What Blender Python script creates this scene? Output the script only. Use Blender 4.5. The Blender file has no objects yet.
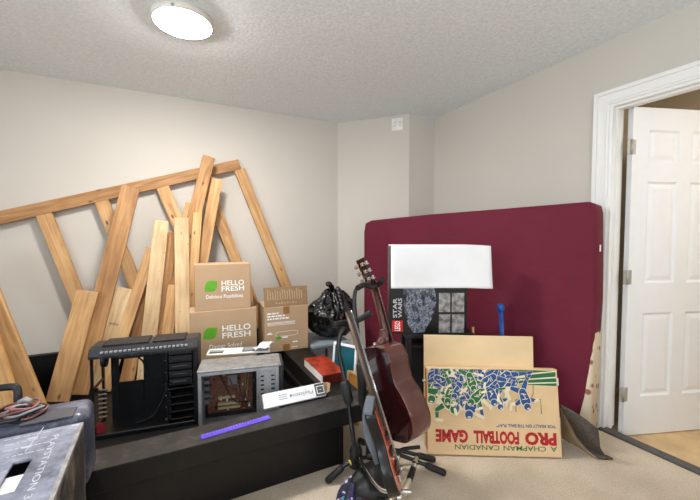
import bpy, bmesh, math, random
from mathutils import Vector, Matrix, noise
random.seed(7)
V = Vector
S = bpy.context.scene
COL = S.collection
R = math.radians

# ------------------------------------------------------------------ camera
FPX = 352.0
YAW, PIT, EYE = R(27.1), R(-2.43), 1.24
cam_d = bpy.data.cameras.new('camera')
cam_d.sensor_width = 36.0
cam_d.lens = FPX / 700.0 * 36.0
cam_d.clip_start = 0.02
cam = bpy.data.objects.new('camera', cam_d)
COL.objects.link(cam)
cam.location = (0, 0, EYE)
cam.rotation_euler = (R(90) + PIT, 0, -YAW)
S.camera = cam
RT = V((math.cos(YAW), -math.sin(YAW), 0))       # to the right in the photograph
TC = V((-math.sin(YAW), -math.cos(YAW), 0))      # towards the viewer
UP = V((0, 0, 1))


def ray(px, py):
    u, v = (px - 350) / FPX, (250 - py) / FPX
    fy = math.cos(PIT) - v * math.sin(PIT)
    z = math.sin(PIT) + v * math.cos(PIT)
    return V((u * math.cos(YAW) + fy * math.sin(YAW), -u * math.sin(YAW) + fy * math.cos(YAW), z))


def at(px, py, X=None, Y=None, Z=None, D=None):
    r = ray(px, py)
    if X is not None: t = X / r.x
    elif Y is not None: t = Y / r.y
    elif Z is not None: t = (Z - EYE) / r.z
    else: t = D
    return V((r.x * t, r.y * t, EYE + r.z * t))


def onp(px, py, p, n):
    r = ray(px, py)
    o = V((0, 0, EYE))
    return o + r * ((p - o).dot(n) / r.dot(n))


# ------------------------------------------------------------------ materials
def s2l(c):
    return tuple(((x / 255) / 12.92 if x / 255 <= .04045 else ((x / 255 + .055) / 1.055) ** 2.4) for x in c)


MATS = {}


def nodes(name):
    m = bpy.data.materials.new(name)
    m.use_nodes = True
    nt = m.node_tree
    return m, nt, nt.nodes['Principled BSDF']


def ramp(nt, fac, stops):
    r = nt.nodes.new('ShaderNodeValToRGB')
    els = r.color_ramp.elements
    while len(els) < len(stops): els.new(0.5)
    for e, (p, c) in zip(els, stops):
        e.position = p
        e.color = (*c, 1)
    nt.links.new(fac, r.inputs[0])
    return r.outputs[0]


def noise_tex(nt, scale, detail=3, vec=None, rough=.5):
    n = nt.nodes.new('ShaderNodeTexNoise')
    n.inputs['Scale'].default_value = scale
    n.inputs['Detail'].default_value = detail
    n.inputs['Roughness'].default_value = rough
    if vec is not None: nt.links.new(vec, n.inputs['Vector'])
    return n.outputs['Fac']


def coords(nt, kind='Object', scale=(1, 1, 1)):
    t = nt.nodes.new('ShaderNodeTexCoord')
    mp = nt.nodes.new('ShaderNodeMapping')
    mp.inputs['Scale'].default_value = scale
    nt.links.new(t.outputs[kind], mp.inputs['Vector'])
    return mp.outputs[0]


def bump(nt, b, fac, strength, dist=.01):
    n = nt.nodes.new('ShaderNodeBump')
    n.inputs['Strength'].default_value = strength
    n.inputs['Distance'].default_value = dist
    nt.links.new(fac, n.inputs['Height'])
    nt.links.new(n.outputs[0], b.inputs['Normal'])


def mat(name, rgb, rough=.5, metal=0., var=.12, vscale=12, bmp=0., bscale=60, bdist=.004, spec=.5, coat=0., alpha=1., trans=0., dust=None):
    """a plain procedural material: base colour with a noise variation and an optional bump"""
    if name in MATS: return MATS[name]
    m, nt, b = nodes(name)
    c = s2l(rgb)
    vec = coords(nt)
    f = noise_tex(nt, vscale, 4, vec)
    lo = tuple(x * (1 - var) for x in c)
    hi = tuple(min(1, x * (1 + var)) for x in c)
    col = ramp(nt, f, [(.3, lo), (.7, hi)])
    if dust:
        d = noise_tex(nt, dust[1], 6, vec, .7)
        dm = ramp(nt, d, [(dust[2], (0, 0, 0)), (dust[3], (1, 1, 1))])
        mx = nt.nodes.new('ShaderNodeMix'); mx.data_type = 'RGBA'
        nt.links.new(dm, mx.inputs[0]); nt.links.new(col, mx.inputs[6])
        mx.inputs[7].default_value = (*s2l(dust[0]), 1)
        col = mx.outputs[2]
    nt.links.new(col, b.inputs['Base Color'])
    b.inputs['Roughness'].default_value = rough
    b.inputs['Metallic'].default_value = metal
    b.inputs['Specular IOR Level'].default_value = spec
    b.inputs['Coat Weight'].default_value = coat
    b.inputs['Alpha'].default_value = alpha
    b.inputs['Transmission Weight'].default_value = trans
    if bmp: bump(nt, b, noise_tex(nt, bscale, 3, vec), bmp, bdist)
    MATS[name] = m
    return m


def wood(name, a, b_, c_, knots=True, nails=False, rough=.6):
    m, nt, b = nodes(name)
    oi = nt.nodes.new('ShaderNodeObjectInfo')
    tc = nt.nodes.new('ShaderNodeTexCoord')
    add = nt.nodes.new('ShaderNodeVectorMath'); add.operation = 'ADD'
    nt.links.new(tc.outputs['Object'], add.inputs[0])
    mul = nt.nodes.new('ShaderNodeVectorMath'); mul.operation = 'SCALE'
    mul.inputs[0].default_value = (13, 7, 31)
    nt.links.new(oi.outputs['Random'], mul.inputs['Scale'])
    nt.links.new(mul.outputs[0], add.inputs[1])
    mp = nt.nodes.new('ShaderNodeMapping'); mp.inputs['Scale'].default_value = (14, 14, 1.1)
    nt.links.new(add.outputs[0], mp.inputs['Vector'])
    w = nt.nodes.new('ShaderNodeTexNoise'); w.inputs['Scale'].default_value = 2.2; w.inputs['Detail'].default_value = 5
    w.inputs['Distortion'].default_value = .9
    nt.links.new(mp.outputs[0], w.inputs['Vector'])
    base = ramp(nt, w.outputs['Fac'], [(.25, s2l(a)), (.5, s2l(b_)), (.72, s2l(c_))])
    mt = nt.nodes.new('ShaderNodeMapping'); mt.inputs['Scale'].default_value = (3, 3, 2.2)
    nt.links.new(add.outputs[0], mt.inputs['Vector'])
    tn = ramp(nt, noise_tex(nt, 1.5, 4, mt.outputs[0]), [(.3, (.78, .74, .70)), (.62, (1.05, 1.04, 1.02))])
    mm = nt.nodes.new('ShaderNodeMix'); mm.data_type = 'RGBA'; mm.blend_type = 'MULTIPLY'; mm.inputs[0].default_value = 1
    nt.links.new(base, mm.inputs[6]); nt.links.new(tn, mm.inputs[7])
    out = mm.outputs[2]
    if knots:
        mk = nt.nodes.new('ShaderNodeMapping'); mk.inputs['Scale'].default_value = (9, 9, 4.2)
        nt.links.new(add.outputs[0], mk.inputs['Vector'])
        vo = nt.nodes.new('ShaderNodeTexVoronoi'); vo.inputs['Scale'].default_value = 1.0
        nt.links.new(mk.outputs[0], vo.inputs['Vector'])
        k = ramp(nt, vo.outputs['Distance'], [(.06, (.9, .9, .9)), (.11, (0, 0, 0))])
        mx = nt.nodes.new('ShaderNodeMix'); mx.data_type = 'RGBA'
        nt.links.new(k, mx.inputs[0]); nt.links.new(out, mx.inputs[6])
        mx.inputs[7].default_value = (*s2l((96, 58, 34)), 1)
        out = mx.outputs[2]
    if nails:
        mk = nt.nodes.new('ShaderNodeMapping'); mk.inputs['Scale'].default_value = (26, 26, 15)
        nt.links.new(add.outputs[0], mk.inputs['Vector'])
        vo = nt.nodes.new('ShaderNodeTexVoronoi'); vo.inputs['Scale'].default_value = 1.0
        nt.links.new(mk.outputs[0], vo.inputs['Vector'])
        k = ramp(nt, vo.outputs['Distance'], [(.05, (.8, .8, .8)), (.10, (0, 0, 0))])
        mx = nt.nodes.new('ShaderNodeMix'); mx.data_type = 'RGBA'
        nt.links.new(k, mx.inputs[0]); nt.links.new(out, mx.inputs[6])
        mx.inputs[7].default_value = (*s2l((70, 52, 40)), 1)
        out = mx.outputs[2]
    nt.links.new(out, b.inputs['Base Color'])
    b.inputs['Roughness'].default_value = rough
    bump(nt, b, w.outputs['Fac'], .25, .002)
    MATS[name] = m
    return m


def emis(name, rgb, strength):
    m, nt, b = nodes(name)
    b.inputs['Base Color'].default_value = (.9, .9, .88, 1)
    b.inputs['Emission Color'].default_value = (*rgb, 1)
    b.inputs['Emission Strength'].default_value = strength
    MATS[name] = m
    return m


# ------------------------------------------------------------------ mesh builder
class MB:
    def __init__(s):
        s.bm = bmesh.new(); s.mi = 0

    def _take(s, f0, smooth):
        for f in s.bm.faces[f0:] if False else list(s.bm.faces)[f0:]:
            f.material_index = s.mi; f.smooth = smooth

    def box(s, a, b, bev=0., seg=2, M=None, smooth=False):
        n = bmesh.new()
        bmesh.ops.create_cube(n, size=1)
        a, b = V(a), V(b)
        for v in n.verts:
            v.co = V([(a[i] + b[i]) / 2 + v.co[i] * (b[i] - a[i]) for i in range(3)])
        if bev:
            bmesh.ops.bevel(n, geom=list(n.edges), offset=bev, segments=seg, profile=.5, affect='EDGES')
        s.merge(n, M, smooth)

    def merge(s, n, M=None, smooth=False):
        if M is not None: bmesh.ops.transform(n, matrix=M, verts=n.verts)
        vm = {v: s.bm.verts.new(v.co) for v in n.verts}
        for f in n.faces:
            try: g = s.bm.faces.new([vm[v] for v in f.verts])
            except ValueError: continue
            g.material_index = s.mi; g.smooth = smooth
        n.free()

    def tube(s, pts, r, seg=10, smooth=True, flat=1., caps=True, up=None):
        """sweep a circle (flattened by flat) along pts; r a number or a list"""
        pts = [V(p) for p in pts]
        rs = r if isinstance(r, (list, tuple)) else [r] * len(pts)
        rings = []
        t0 = (pts[1] - pts[0]).normalized()
        u = V(up) if up is not None else (UP.cross(t0) if abs(t0.z) < .95 else V((1, 0, 0)).cross(t0))
        u = (u - t0 * u.dot(t0)).normalized()
        for i, p in enumerate(pts):
            t = (pts[min(i + 1, len(pts) - 1)] - pts[max(i - 1, 0)]).normalized()
            u = (u - t * u.dot(t)).normalized()
            w = t.cross(u)
            rings.append([s.bm.verts.new(p + (u * math.cos(a) + w * math.sin(a) * flat) * rs[i])
                          for a in [2 * math.pi * k / seg for k in range(seg)]])
        for A, B in zip(rings, rings[1:]):
            for k in range(seg):
                f = s.bm.faces.new((A[k], A[(k + 1) % seg], B[(k + 1) % seg], B[k]))
                f.material_index = s.mi; f.smooth = smooth
        if caps:
            for g in (list(reversed(rings[0])), rings[-1]):
                f = s.bm.faces.new(g); f.material_index = s.mi

    def cyl(s, a, b, r, r2=None, seg=20, smooth=True):
        s.tube([a, b], [r, r if r2 is None else r2], seg, smooth)

    def lathe(s, prof, seg=40, M=None, smooth=True):
        n = bmesh.new()
        rings = [[n.verts.new((r * math.cos(2 * math.pi * k / seg), r * math.sin(2 * math.pi * k / seg), z)) for k in range(seg)]
                 for r, z in prof]
        for A, B in zip(rings, rings[1:]):
            for k in range(seg): n.faces.new((A[k], A[(k + 1) % seg], B[(k + 1) % seg], B[k]))
        n.faces.new(list(reversed(rings[0]))); n.faces.new(rings[-1])
        s.merge(n, M, smooth)

    def prism(s, poly, z0, z1, bev=0., M=None, seg=2, smooth=False):
        """poly: (x, y) outline, extruded in z"""
        n = bmesh.new()
        a = [n.verts.new((x, y, z0)) for x, y in poly]
        b = [n.verts.new((x, y, z1)) for x, y in poly]
        k = len(poly)
        n.faces.new(list(reversed(a))); n.faces.new(b)
        for i in range(k): n.faces.new((a[i], a[(i + 1) % k], b[(i + 1) % k], b[i]))
        bmesh.ops.recalc_face_normals(n, faces=n.faces)
        if bev:
            es = [e for e in n.edges if abs(e.verts[0].co.z - e.verts[1].co.z) < 1e-6]
            bmesh.ops.bevel(n, geom=es, offset=bev, segments=seg, profile=.5, affect='EDGES')
        s.merge(n, M, smooth)

    def grid(s, fn, nu, nv, smooth=True):
        vs = [[s.bm.verts.new(fn(i / nu, j / nv)) for j in range(nv + 1)] for i in range(nu + 1)]
        for i in range(nu):
            for j in range(nv):
                f = s.bm.faces.new((vs[i][j], vs[i + 1][j], vs[i + 1][j + 1], vs[i][j + 1]))
                f.material_index = s.mi; f.smooth = smooth

    def build(s, name, mats, parent=None, M=None, solid=0.):
        me = bpy.data.meshes.new(name)
        bmesh.ops.recalc_face_normals(s.bm, faces=s.bm.faces)
        s.bm.to_mesh(me); s.bm.free()
        if not isinstance(mats, (list, tuple)): mats = [mats]
        for m in mats: me.materials.append(m)
        o = link(name, me, parent, M)
        if solid:
            md = o.modifiers.new('thickness', 'SOLIDIFY'); md.thickness = solid; md.offset = 0
        return o


WM = {}


def link(name, data, parent=None, M=None):
    o = bpy.data.objects.new(name, data)
    COL.objects.link(o)
    M = Matrix.Identity(4) if M is None else M
    if parent is not None:
        o.parent = parent
        o.matrix_parent_inverse = WM[parent.name].inverted()
    o.matrix_basis = M
    WM[o.name] = M
    return o


def thing(name, label, cat, M, group=None):
    if not isinstance(M, Matrix): M = Matrix.Translation(V(M))
    o = link(name, None, None, M)
    o.empty_display_size = .05
    return tag(o, label, cat, group)


def tag(o, label, cat, group=None, kind=None):
    o['label'] = label; o['category'] = cat
    if group: o['group'] = group
    if kind: o['kind'] = kind
    return o


def frame(o, x, y):
    """matrix from an origin and two (nearly) orthogonal axes"""
    x = V(x).normalized(); y = V(y); y = (y - x * y.dot(x)).normalized(); z = x.cross(y)
    return Matrix(((x.x, y.x, z.x, o[0]), (x.y, y.y, z.y, o[1]), (x.z, y.z, z.z, o[2]), (0, 0, 0, 1)))


def text(name, body, parent, M, cx, cy, w, h, m, bold=0., thick=.0008, rot=0., z=.0006):
    """flat lettering fitted into w x h, centred on (cx, cy) of the frame M"""
    cu = bpy.data.curves.new(name, 'FONT')
    cu.body = body; cu.offset = bold; cu.align_x = 'CENTER'; cu.resolution_u = 3
    t = bpy.data.objects.new(name, cu); COL.objects.link(t)
    bpy.context.view_layer.update()
    me = bpy.data.meshes.new_from_object(t.evaluated_get(bpy.context.evaluated_depsgraph_get()))
    bpy.data.objects.remove(t); bpy.data.curves.remove(cu)
    xs = [v.co.x for v in me.vertices]; ys = [v.co.y for v in me.vertices]
    x0, x1, y0, y1 = min(xs), max(xs), min(ys), max(ys)
    c, s_ = math.cos(rot), math.sin(rot)
    for v in me.vertices:
        a = (v.co.x - (x0 + x1) / 2) / (x1 - x0) * w
        b = (v.co.y - (y0 + y1) / 2) / (y1 - y0) * h
        v.co = (cx + a * c - b * s_, cy + a * s_ + b * c, z)
    me.materials.clear(); me.materials.append(m)
    return link(name, me, parent, M)


def stroke(mb, pts, w, z):
    """a flat ribbon of width w along pts in the xy plane"""
    pts = [V((p[0], p[1])) for p in pts]
    L, Rr = [], []
    for i, p in enumerate(pts):
        t = (pts[min(i + 1, len(pts) - 1)] - pts[max(i - 1, 0)])
        t = t.normalized() if t.length else V((1, 0))
        n = V((-t.y, t.x)) * w / 2
        L.append(mb.bm.verts.new((p.x + n.x, p.y + n.y, z))); Rr.append(mb.bm.verts.new((p.x - n.x, p.y - n.y, z)))
    for i in range(len(pts) - 1):
        f = mb.bm.faces.new((L[i], Rr[i], Rr[i + 1], L[i + 1])); f.material_index = mb.mi


def blob(mb, pts, z):
    f = mb.bm.faces.new([mb.bm.verts.new((x, y, z)) for x, y in pts]); f.material_index = mb.mi


def ell(cx, cy, a, b, n=14, rot=0):
    return [(cx + a * math.cos(t) * math.cos(rot) - b * math.sin(t) * math.sin(rot),
             cy + a * math.cos(t) * math.sin(rot) + b * math.sin(t) * math.cos(rot)) for t in [2 * math.pi * i / n for i in range(n)]]


def spline(pts, n=8):
    """Catmull-Rom through pts"""
    p = [V(q) for q in pts]
    p = [p[0] * 2 - p[1]] + p + [p[-1] * 2 - p[-2]]
    out = []
    for i in range(1, len(p) - 2):
        for k in range(n):
            t = k / n
            out.append(.5 * ((2 * p[i]) + (p[i + 1] - p[i - 1]) * t + (2 * p[i - 1] - 5 * p[i] + 4 * p[i + 1] - p[i + 2]) * t * t
                             + (3 * p[i] - p[i - 1] - 3 * p[i + 1] + p[i + 2]) * t ** 3))
    out.append(p[-2])
    return out


# ------------------------------------------------------------------ shared materials
def wall_mat(name, rgb):
    return mat(name, rgb, .85, var=.02, vscale=2, bmp=.12, bscale=160, bdist=.002, spec=.2)


M_wall = wall_mat('beige_paint', (206, 200, 191))
M_white_trim = mat('white_trim_paint', (238, 237, 234), .4, var=.01)
M_door = mat('white_door_paint', (236, 237, 238), .45, var=.015, bmp=.05, bscale=90)

m, nt, b = nodes('textured_ceiling')
vec = coords(nt)
f1 = noise_tex(nt, 55, 4, vec, .6)
col = ramp(nt, f1, [(.3, s2l((226, 231, 234))), (.65, s2l((245, 248, 250)))])
nt.links.new(col, b.inputs['Base Color']); b.inputs['Roughness'].default_value = .95
b.inputs['Specular IOR Level'].default_value = .1
bump(nt, b, f1, .3, .012)
M_ceil = m

m, nt, b = nodes('beige_carpet')
vec = coords(nt)
f1 = noise_tex(nt, 140, 4, vec, .75)
f2 = noise_tex(nt, 5, 4, vec)
c1 = ramp(nt, f1, [(.3, s2l((206, 186, 162))), (.7, s2l((246, 232, 212)))])
c2 = ramp(nt, f2, [(.3, (.86, .84, .80)), (.65, (1, 1, 1))])
mx = nt.nodes.new('ShaderNodeMix'); mx.data_type = 'RGBA'; mx.blend_type = 'MULTIPLY'; mx.inputs[0].default_value = 1
nt.links.new(c1, mx.inputs[6]); nt.links.new(c2, mx.inputs[7])
nt.links.new(mx.outputs[2], b.inputs['Base Color']); b.inputs['Roughness'].default_value = 1
b.inputs['Specular IOR Level'].default_value = .05
bump(nt, b, f1, .8, .012)
M_carpet = m

M_tan_floor = mat('tan_hall_floor', (216, 184, 138), .6, var=.18, vscale=7)
M_pine = wood('pine', (166, 120, 74), (200, 156, 104), (216, 178, 130))
M_pine_dark = wood('aged_pine', (140, 96, 56), (174, 128, 80), (194, 152, 102))
M_pine_pale = wood('pale_pine', (186, 152, 110), (212, 182, 140), (224, 200, 162), nails=True)
M_osb = wood('rough_board', (170, 122, 70), (200, 154, 96), (222, 184, 130), nails=True)
M_black_wood = mat('black_brown_veneer', (15, 14, 15), .45, var=.3, vscale=6, dust=((52, 48, 46), 30, .6, .95), bmp=.05, spec=.35)
M_black_case = mat('black_steel', (20, 20, 22), .38, var=.2)
M_black_plastic = mat('black_plastic', (24, 24, 27), .45, var=.2)
M_black_dull = mat('dull_black_rubber', (22, 22, 24), .6, var=.2)
M_mesh_black = mat('black_mesh_grille', (34, 34, 36), .5, var=.3, bmp=.9, bscale=500, bdist=.003)
M_steel = mat('bare_steel', (176, 178, 182), .35, .8, var=.08)
M_chrome = mat('chrome', (215, 216, 220), .15, 1., var=.03)
M_brown_card = mat('cardboard', (186, 156, 124), .8, var=.05, vscale=5, bmp=.08, bscale=120, spec=.2)
M_card_dark = mat('brown_cardboard', (140, 114, 86), .8, var=.06, spec=.2)
M_tape = mat('brown_tape', (150, 104, 58), .35, var=.06)
M_white_ink = mat('white_ink', (246, 246, 242), .6, var=.02)
M_green_ink = mat('leaf_green_ink', (94, 166, 34), .6, var=.08)
M_grey_plastic = mat('grey_plastic', (128, 132, 136), .5, var=.08)
M_white_card = mat('white_card', (240, 240, 242), .6, var=.02)

# ------------------------------------------------------------------ the room
XL, XR, YB, YF, ZC = -2.3, 2.44, 3.467, -1.7, 2.44
A, B_, C_ = V((1.624, YB, 0)), V((2.134, 2.879, 0)), V((XR, 2.855, 0))


def struct(name, mb, m, parent=None, M=None):
    o = mb.build(name, m, parent, M)
    o['kind'] = 'structure'
    return o


mb = MB(); mb.box((XL - .1, YF - .1, -.08), (XR, YB + .1, 0)); struct('floor', mb, M_carpet)
mb = MB(); mb.box((XL - .1, YF - .1, ZC), (XR + .12, YB + .1, ZC + .1)); struct('ceiling', mb, M_ceil)
mb = MB(); mb.box((XL - .1, YB, 0), (A.x + .1, YB + .1, ZC)); struct('wall_back', mb, M_wall)
mb = MB(); mb.prism([(A.x, A.y), (B_.x, B_.y), (XR + .1, C_.y), (XR + .1, YB + .1), (A.x, YB + .1)], 0, ZC); struct('wall_corner', mb, M_wall)
# right wall with the doorway
DY0, DY1, DH = .36, 1.235, 2.045
mb = MB()
mb.box((XR, DY1, 0), (XR + .115, C_.y + .01, ZC)); mb.box((XR, DY0, DH), (XR + .115, DY1, ZC)); mb.box((XR, YF - .1, 0), (XR + .115, DY0, ZC))
struct('wall_right', mb, M_wall)
mb = MB(); mb.box((XL - .1, YF - .1, 0), (XR + .1, YF, ZC)); struct('wall_front', mb, M_wall)
# unseen left wall; its wide window is added to light the room
WY0, WY1, WZ0, WZ1 = -1.3, .9, .95, 2.15
mb = MB()
mb.box((XL - .12, YF, 0), (XL, WY0, ZC)); mb.box((XL - .12, WY1, 0), (XL, YB, ZC))
mb.box((XL - .12, WY0, 0), (XL, WY1, WZ0)); mb.box((XL - .12, WY0, WZ1), (XL, WY1, ZC))
struct('wall_left', mb, M_wall)
mb = MB()
for y in (WY0, (WY0 + WY1) / 2 - .03, WY1 - .06): mb.box((XL - .09, y, WZ0), (XL - .03, y + .06, WZ1), .004)
for z in (WZ0, WZ1 - .06): mb.box((XL - .09, WY0, z), (XL - .03, WY1, z + .06), .004)
win = struct('window_added', mb, M_white_trim)
# door casing, jambs, threshold
CAS = .085
mb = MB()
ZO = DH + CAS
for (y0, y1, z0, z1) in ((DY1, DY1 + CAS - .022, 0, ZO - .022), (DY0 - CAS + .022, DY0, 0, ZO - .022), (DY0, DY1, DH, ZO - .022)):
    mb.box((XR - .014, y0, z0), (XR, y1, z1))
for (y0, y1, z0, z1) in ((DY1 + CAS - .022, DY1 + CAS, 0, ZO - .022), (DY0 - CAS, DY0 - CAS + .022, 0, ZO - .022), (DY0 - CAS, DY1 + CAS, ZO - .022, ZO)):
    mb.box((XR - .024, y0, z0), (XR, y1, z1))
for (y0, y1, z0, z1) in ((DY1 + .012, DY1 + .024, 0, DH + .012), (DY0 - .024, DY0 - .012, 0, DH + .012), (DY0 - .024, DY1 + .024, DH + .012, DH + .024)):
    mb.box((XR - .02, y0, z0), (XR - .0135, y1, z1))
struct('trim_1', mb, M_white_trim)
mb = MB()
mb.box((XR - .004, DY1 - .018, 0), (XR + .119, DY1 + .001, DH + .001)); mb.box((XR - .004, DY0 - .001, 0), (XR + .119, DY0 + .018, DH + .001))
mb.box((XR - .004, DY0 + .018, DH - .018), (XR + .119, DY1 - .018, DH + .001))
mb.box((XR + .03, DY1 - .03, 0), (XR + .07, DY1 - .018, DH - .018)); mb.box((XR + .03, DY0 + .018, DH - .03), (XR + .07, DY1 - .03, DH - .018))
struct('trim_2', mb, M_white_trim)
mb = MB(); mb.box((XR - .03, DY0, -.06), (XR + .035, DY1, .012), .004); mb.box((XR + .035, DY0, -.08), (XR + .115, DY1, -.05))
struct('trim_3', mb, mat('dark_threshold', (84, 82, 80), .45, .3))
mb = MB(); mb.box((XR - .014, DY1 + CAS, 0), (XR, C_.y, .09), .003); struct('baseboard_right', mb, M_white_trim)
mb = MB(); mb.box((XL, YB - .014, 0), (A.x, YB, .09), .003); struct('baseboard_back', mb, M_white_trim)
mb = MB(); mb.box((XL, YF, 0), (XL + .014, YB, .09), .003); struct('baseboard_left', mb, M_white_trim)
# the next room, through the doorway
M_hall = wall_mat('hall_paint', (214, 196, 168))
mb = MB(); mb.box((XR + .115, -1.6, -.12), (XR + 1.45, 1.62, -.052)); struct('floor_hall', mb, M_tan_floor)
mb = MB(); mb.box((XR + .93, -1.6, -.06), (XR + 1.03, 1.62, ZC)); struct('wall_hall_right', mb, M_hall)
mb = MB(); mb.box((XR + .115, 1.52, -.06), (XR + .93, 1.62, ZC)); struct('wall_hall_back', mb, M_hall)
mb = MB(); mb.box((XR + .115, -1.7, -.06), (XR + 1.45, -1.6, ZC)); struct('wall_hall_front', mb, M_hall)
mb = MB(); mb.box((XR + .115, -1.7, ZC), (XR + 1.45, 1.62, ZC + .1)); struct('ceiling_hall', mb, M_ceil)

# the open six panel door; hinged on the far side of the jamb
dang = R(-19.5)
dx, dz = V((math.cos(dang), math.sin(dang), 0)), UP
DO = V((2.56, 1.165, -.045))
MD = frame(DO, dx, dz)            # x along the leaf, y up, z towards the room
DW, DHH, DT = .76, 2.075, .035
mb = MB()
xs = [(.115, .335), (.425, .645)]
zs = [(.25, .79), (.98, 1.62), (1.74, 1.94)]
# leaf: stiles and rails as a solid, panels recessed and raised again
for (x0, x1) in ((0, .115), (.335, .425), (.645, DW)): mb.box((x0, 0, -DT), (x1, DHH, 0))
for (z0, z1) in ((0, .25), (.79, .98), (1.62, 1.74), (1.94, DHH)):
    for x0, x1 in xs: mb.box((x0, z0, -DT), (x1, z1, 0))
for x0, x1 in xs:
    for z0, z1 in zs:
        mb.box((x0, z0, -DT + .01), (x1, z1, -.012))
        n = bmesh.new()
        i1, i2 = .012, .045
        P = []
        for ins, dep in ((0, 0), (i1, -.009), (i1 + .006, -.010), (i2, -.003)):
            P.append([n.verts.new((x, y, dep)) for x, y in ((x0 + ins, z0 + ins), (x1 - ins, z0 + ins), (x1 - ins, z1 - ins), (x0 + ins, z1 - ins))])
        for a_, b2 in zip(P, P[1:]):
            for k in range(4): n.faces.new((a_[k], a_[(k + 1) % 4], b2[(k + 1) % 4], b2[k]))
        n.faces.new(P[-1])
        mb.merge(n)
door = mb.build('door_1', M_door, None, MD)
door['kind'] = 'structure'
for hz in (.27, 1.02, 1.83):
    mb = MB()
    mb.box((-.012, hz - .045, -.001), (.03 - .03 + .0, hz + .045, .004))
    mb.cyl((-.008, hz - .046, .004), (-.008, hz + .046, .004), .0065, seg=12)
    mb.box((.0, hz - .045, .0), (.022, hz + .045, .002)); mb.box((-.036, hz - .045, .0), (-.012, hz + .045, .002))
    mb.build('hinge', mat('brushed_nickel', (176, 174, 168), .45, .35), door, MD)
mb = MB(); mb.cyl((DW - .06, .95, -.09), (DW - .06, .95, .055), .011); mb.lathe([(.008, .03), (.026, .035), (.03, .05), (.022, .066), (.004, .07)], 20, Matrix.Translation((DW - .06, .95, 0)))
mb.build('door_knob', MATS['brushed_nickel'], door, MD)

# cover plate high on the slanted corner wall
dirc = (B_ - A).normalized()
nrm = V((dirc.y, -dirc.x, 0))
if nrm.dot(TC) < 0: nrm = -nrm
po = onp(397.3, 124.3, A, nrm)
MO = frame(po, -nrm.cross(UP) if (-nrm.cross(UP)).dot(RT) > 0 else nrm.cross(UP), UP)
t = thing('outlet_plate', 'small square white wall plate with two sockets high on the slanted corner wall', 'wall plate', Matrix.Translation(po))
mb = MB(); mb.box((-.057, -.06, 0), (.057, .06, .006), .003); mb.build('cover_plate', mat('plate_white', (238, 236, 230), .4), t, MO)
for x in (-.024, .026):
    mb = MB(); mb.box((x - .015, -.034, .005), (x + .015, .034, .008), .003)
    so = mb.build('socket', MATS['plate_white'], t, MO)
    for y in (-.018, .018):
        for x_ in (-.007, .004):
            mb = MB(); mb.box((x + x_, y - .005, .0075), (x + x_ + .003, y + .005, .0085)); mb.build('slot', M_black_plastic, so, MO)

# ceiling lamp
lp = at(183, 18, Z=ZC)
t = thing('ceiling_light', 'round flush ceiling light with glowing white glass and metal clips', 'ceiling light', Matrix.Translation((lp.x, lp.y, ZC)))
ML = Matrix.Translation((lp.x, lp.y, ZC)) @ Matrix.Rotation(math.pi, 4, 'X')
mb = MB(); mb.lathe([(.150, 0), (.156, .003), (.156, .033), (.149, .0345)], 48); mb.build('base', mat('cream_metal', (236, 230, 218), .4), t, ML)
mb = MB()
mb.lathe([(.1475, .029), (.147, .0345), (.136, .041), (.107, .049), (.064, .055), (.02, .058), (.001, .0582)], 48)
mb.build('shade', emis('glowing_glass', (1., .965, .92), 155.0), t, ML)
for k in range(3):
    a = R(20 + 120 * k)
    mb = MB(); mb.box((-.008, -.004, 0), (.008, .012, .02), .002, M=Matrix.Rotation(a, 4, 'Z') @ Matrix.Translation((0, .148, .018)))
    mb.build('clip', M_chrome, t, ML)

# ------------------------------------------------------------------ leaning timber
def board_mb(L, w, th, ragged=False):
    mb = MB(); mb.box((-w / 2, -th / 2, 0), (w / 2, th / 2, L), .003, 1)
    return mb


LEAN = .12
def plank(name, label, T, Bm, wpx, m, th=.038, zf=.1, group='loose boards leaning on the back wall', k=0, Y0=3.37, lean=LEAN):
    """T, Bm: photo points of the top and of a low point of the centre line; the boards lie in parallel
    leaning layers, k counted from the wall, and run down to height zf"""
    def lay(px, py):
        z = 1.
        for _ in range(12):
            q_ = at(px, py, Y=Y0 - .042 * k - lean * (1.9 - z)); z = q_.z
        return q_
    p, q = lay(*T[:2]), lay(*Bm[:2])
    d = (q - p)
    e = p + d * ((zf + .006 + wpx * .0012 - p.z) / d.z)
    w = wpx * (p - V((0, 0, EYE))).length / FPX * .96
    ax = (p - e); L = ax.length; ax.normalize()
    n = V((0, -1, -LEAN)); x = n.cross(ax).normalized() * -1
    M = frame(e, x, ax.cross(x))
    mb = board_mb(L, w, th)
    o = mb.build(name, m, None, M)
    tag(o, label, 'board', group)
    if 'grey stamp' in label:
        mb = MB(); r = random.Random(2)
        for k in range(9):
            xx = -.03 + k * .0066; yy = L * .62 + r.uniform(-.004, .004)
            mb.box((xx, yy, 0), (xx + r.uniform(.002, .005), yy + r.uniform(.01, .02), .0006))
        mb.build('ink_stamp', mat('grey_stamp_ink', (96, 84, 76), .8), o, M @ Matrix(((1, 0, 0, 0), (0, 0, -1, -th / 2), (0, 1, 0, 0), (0, 0, 0, 1))))
    return o


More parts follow.
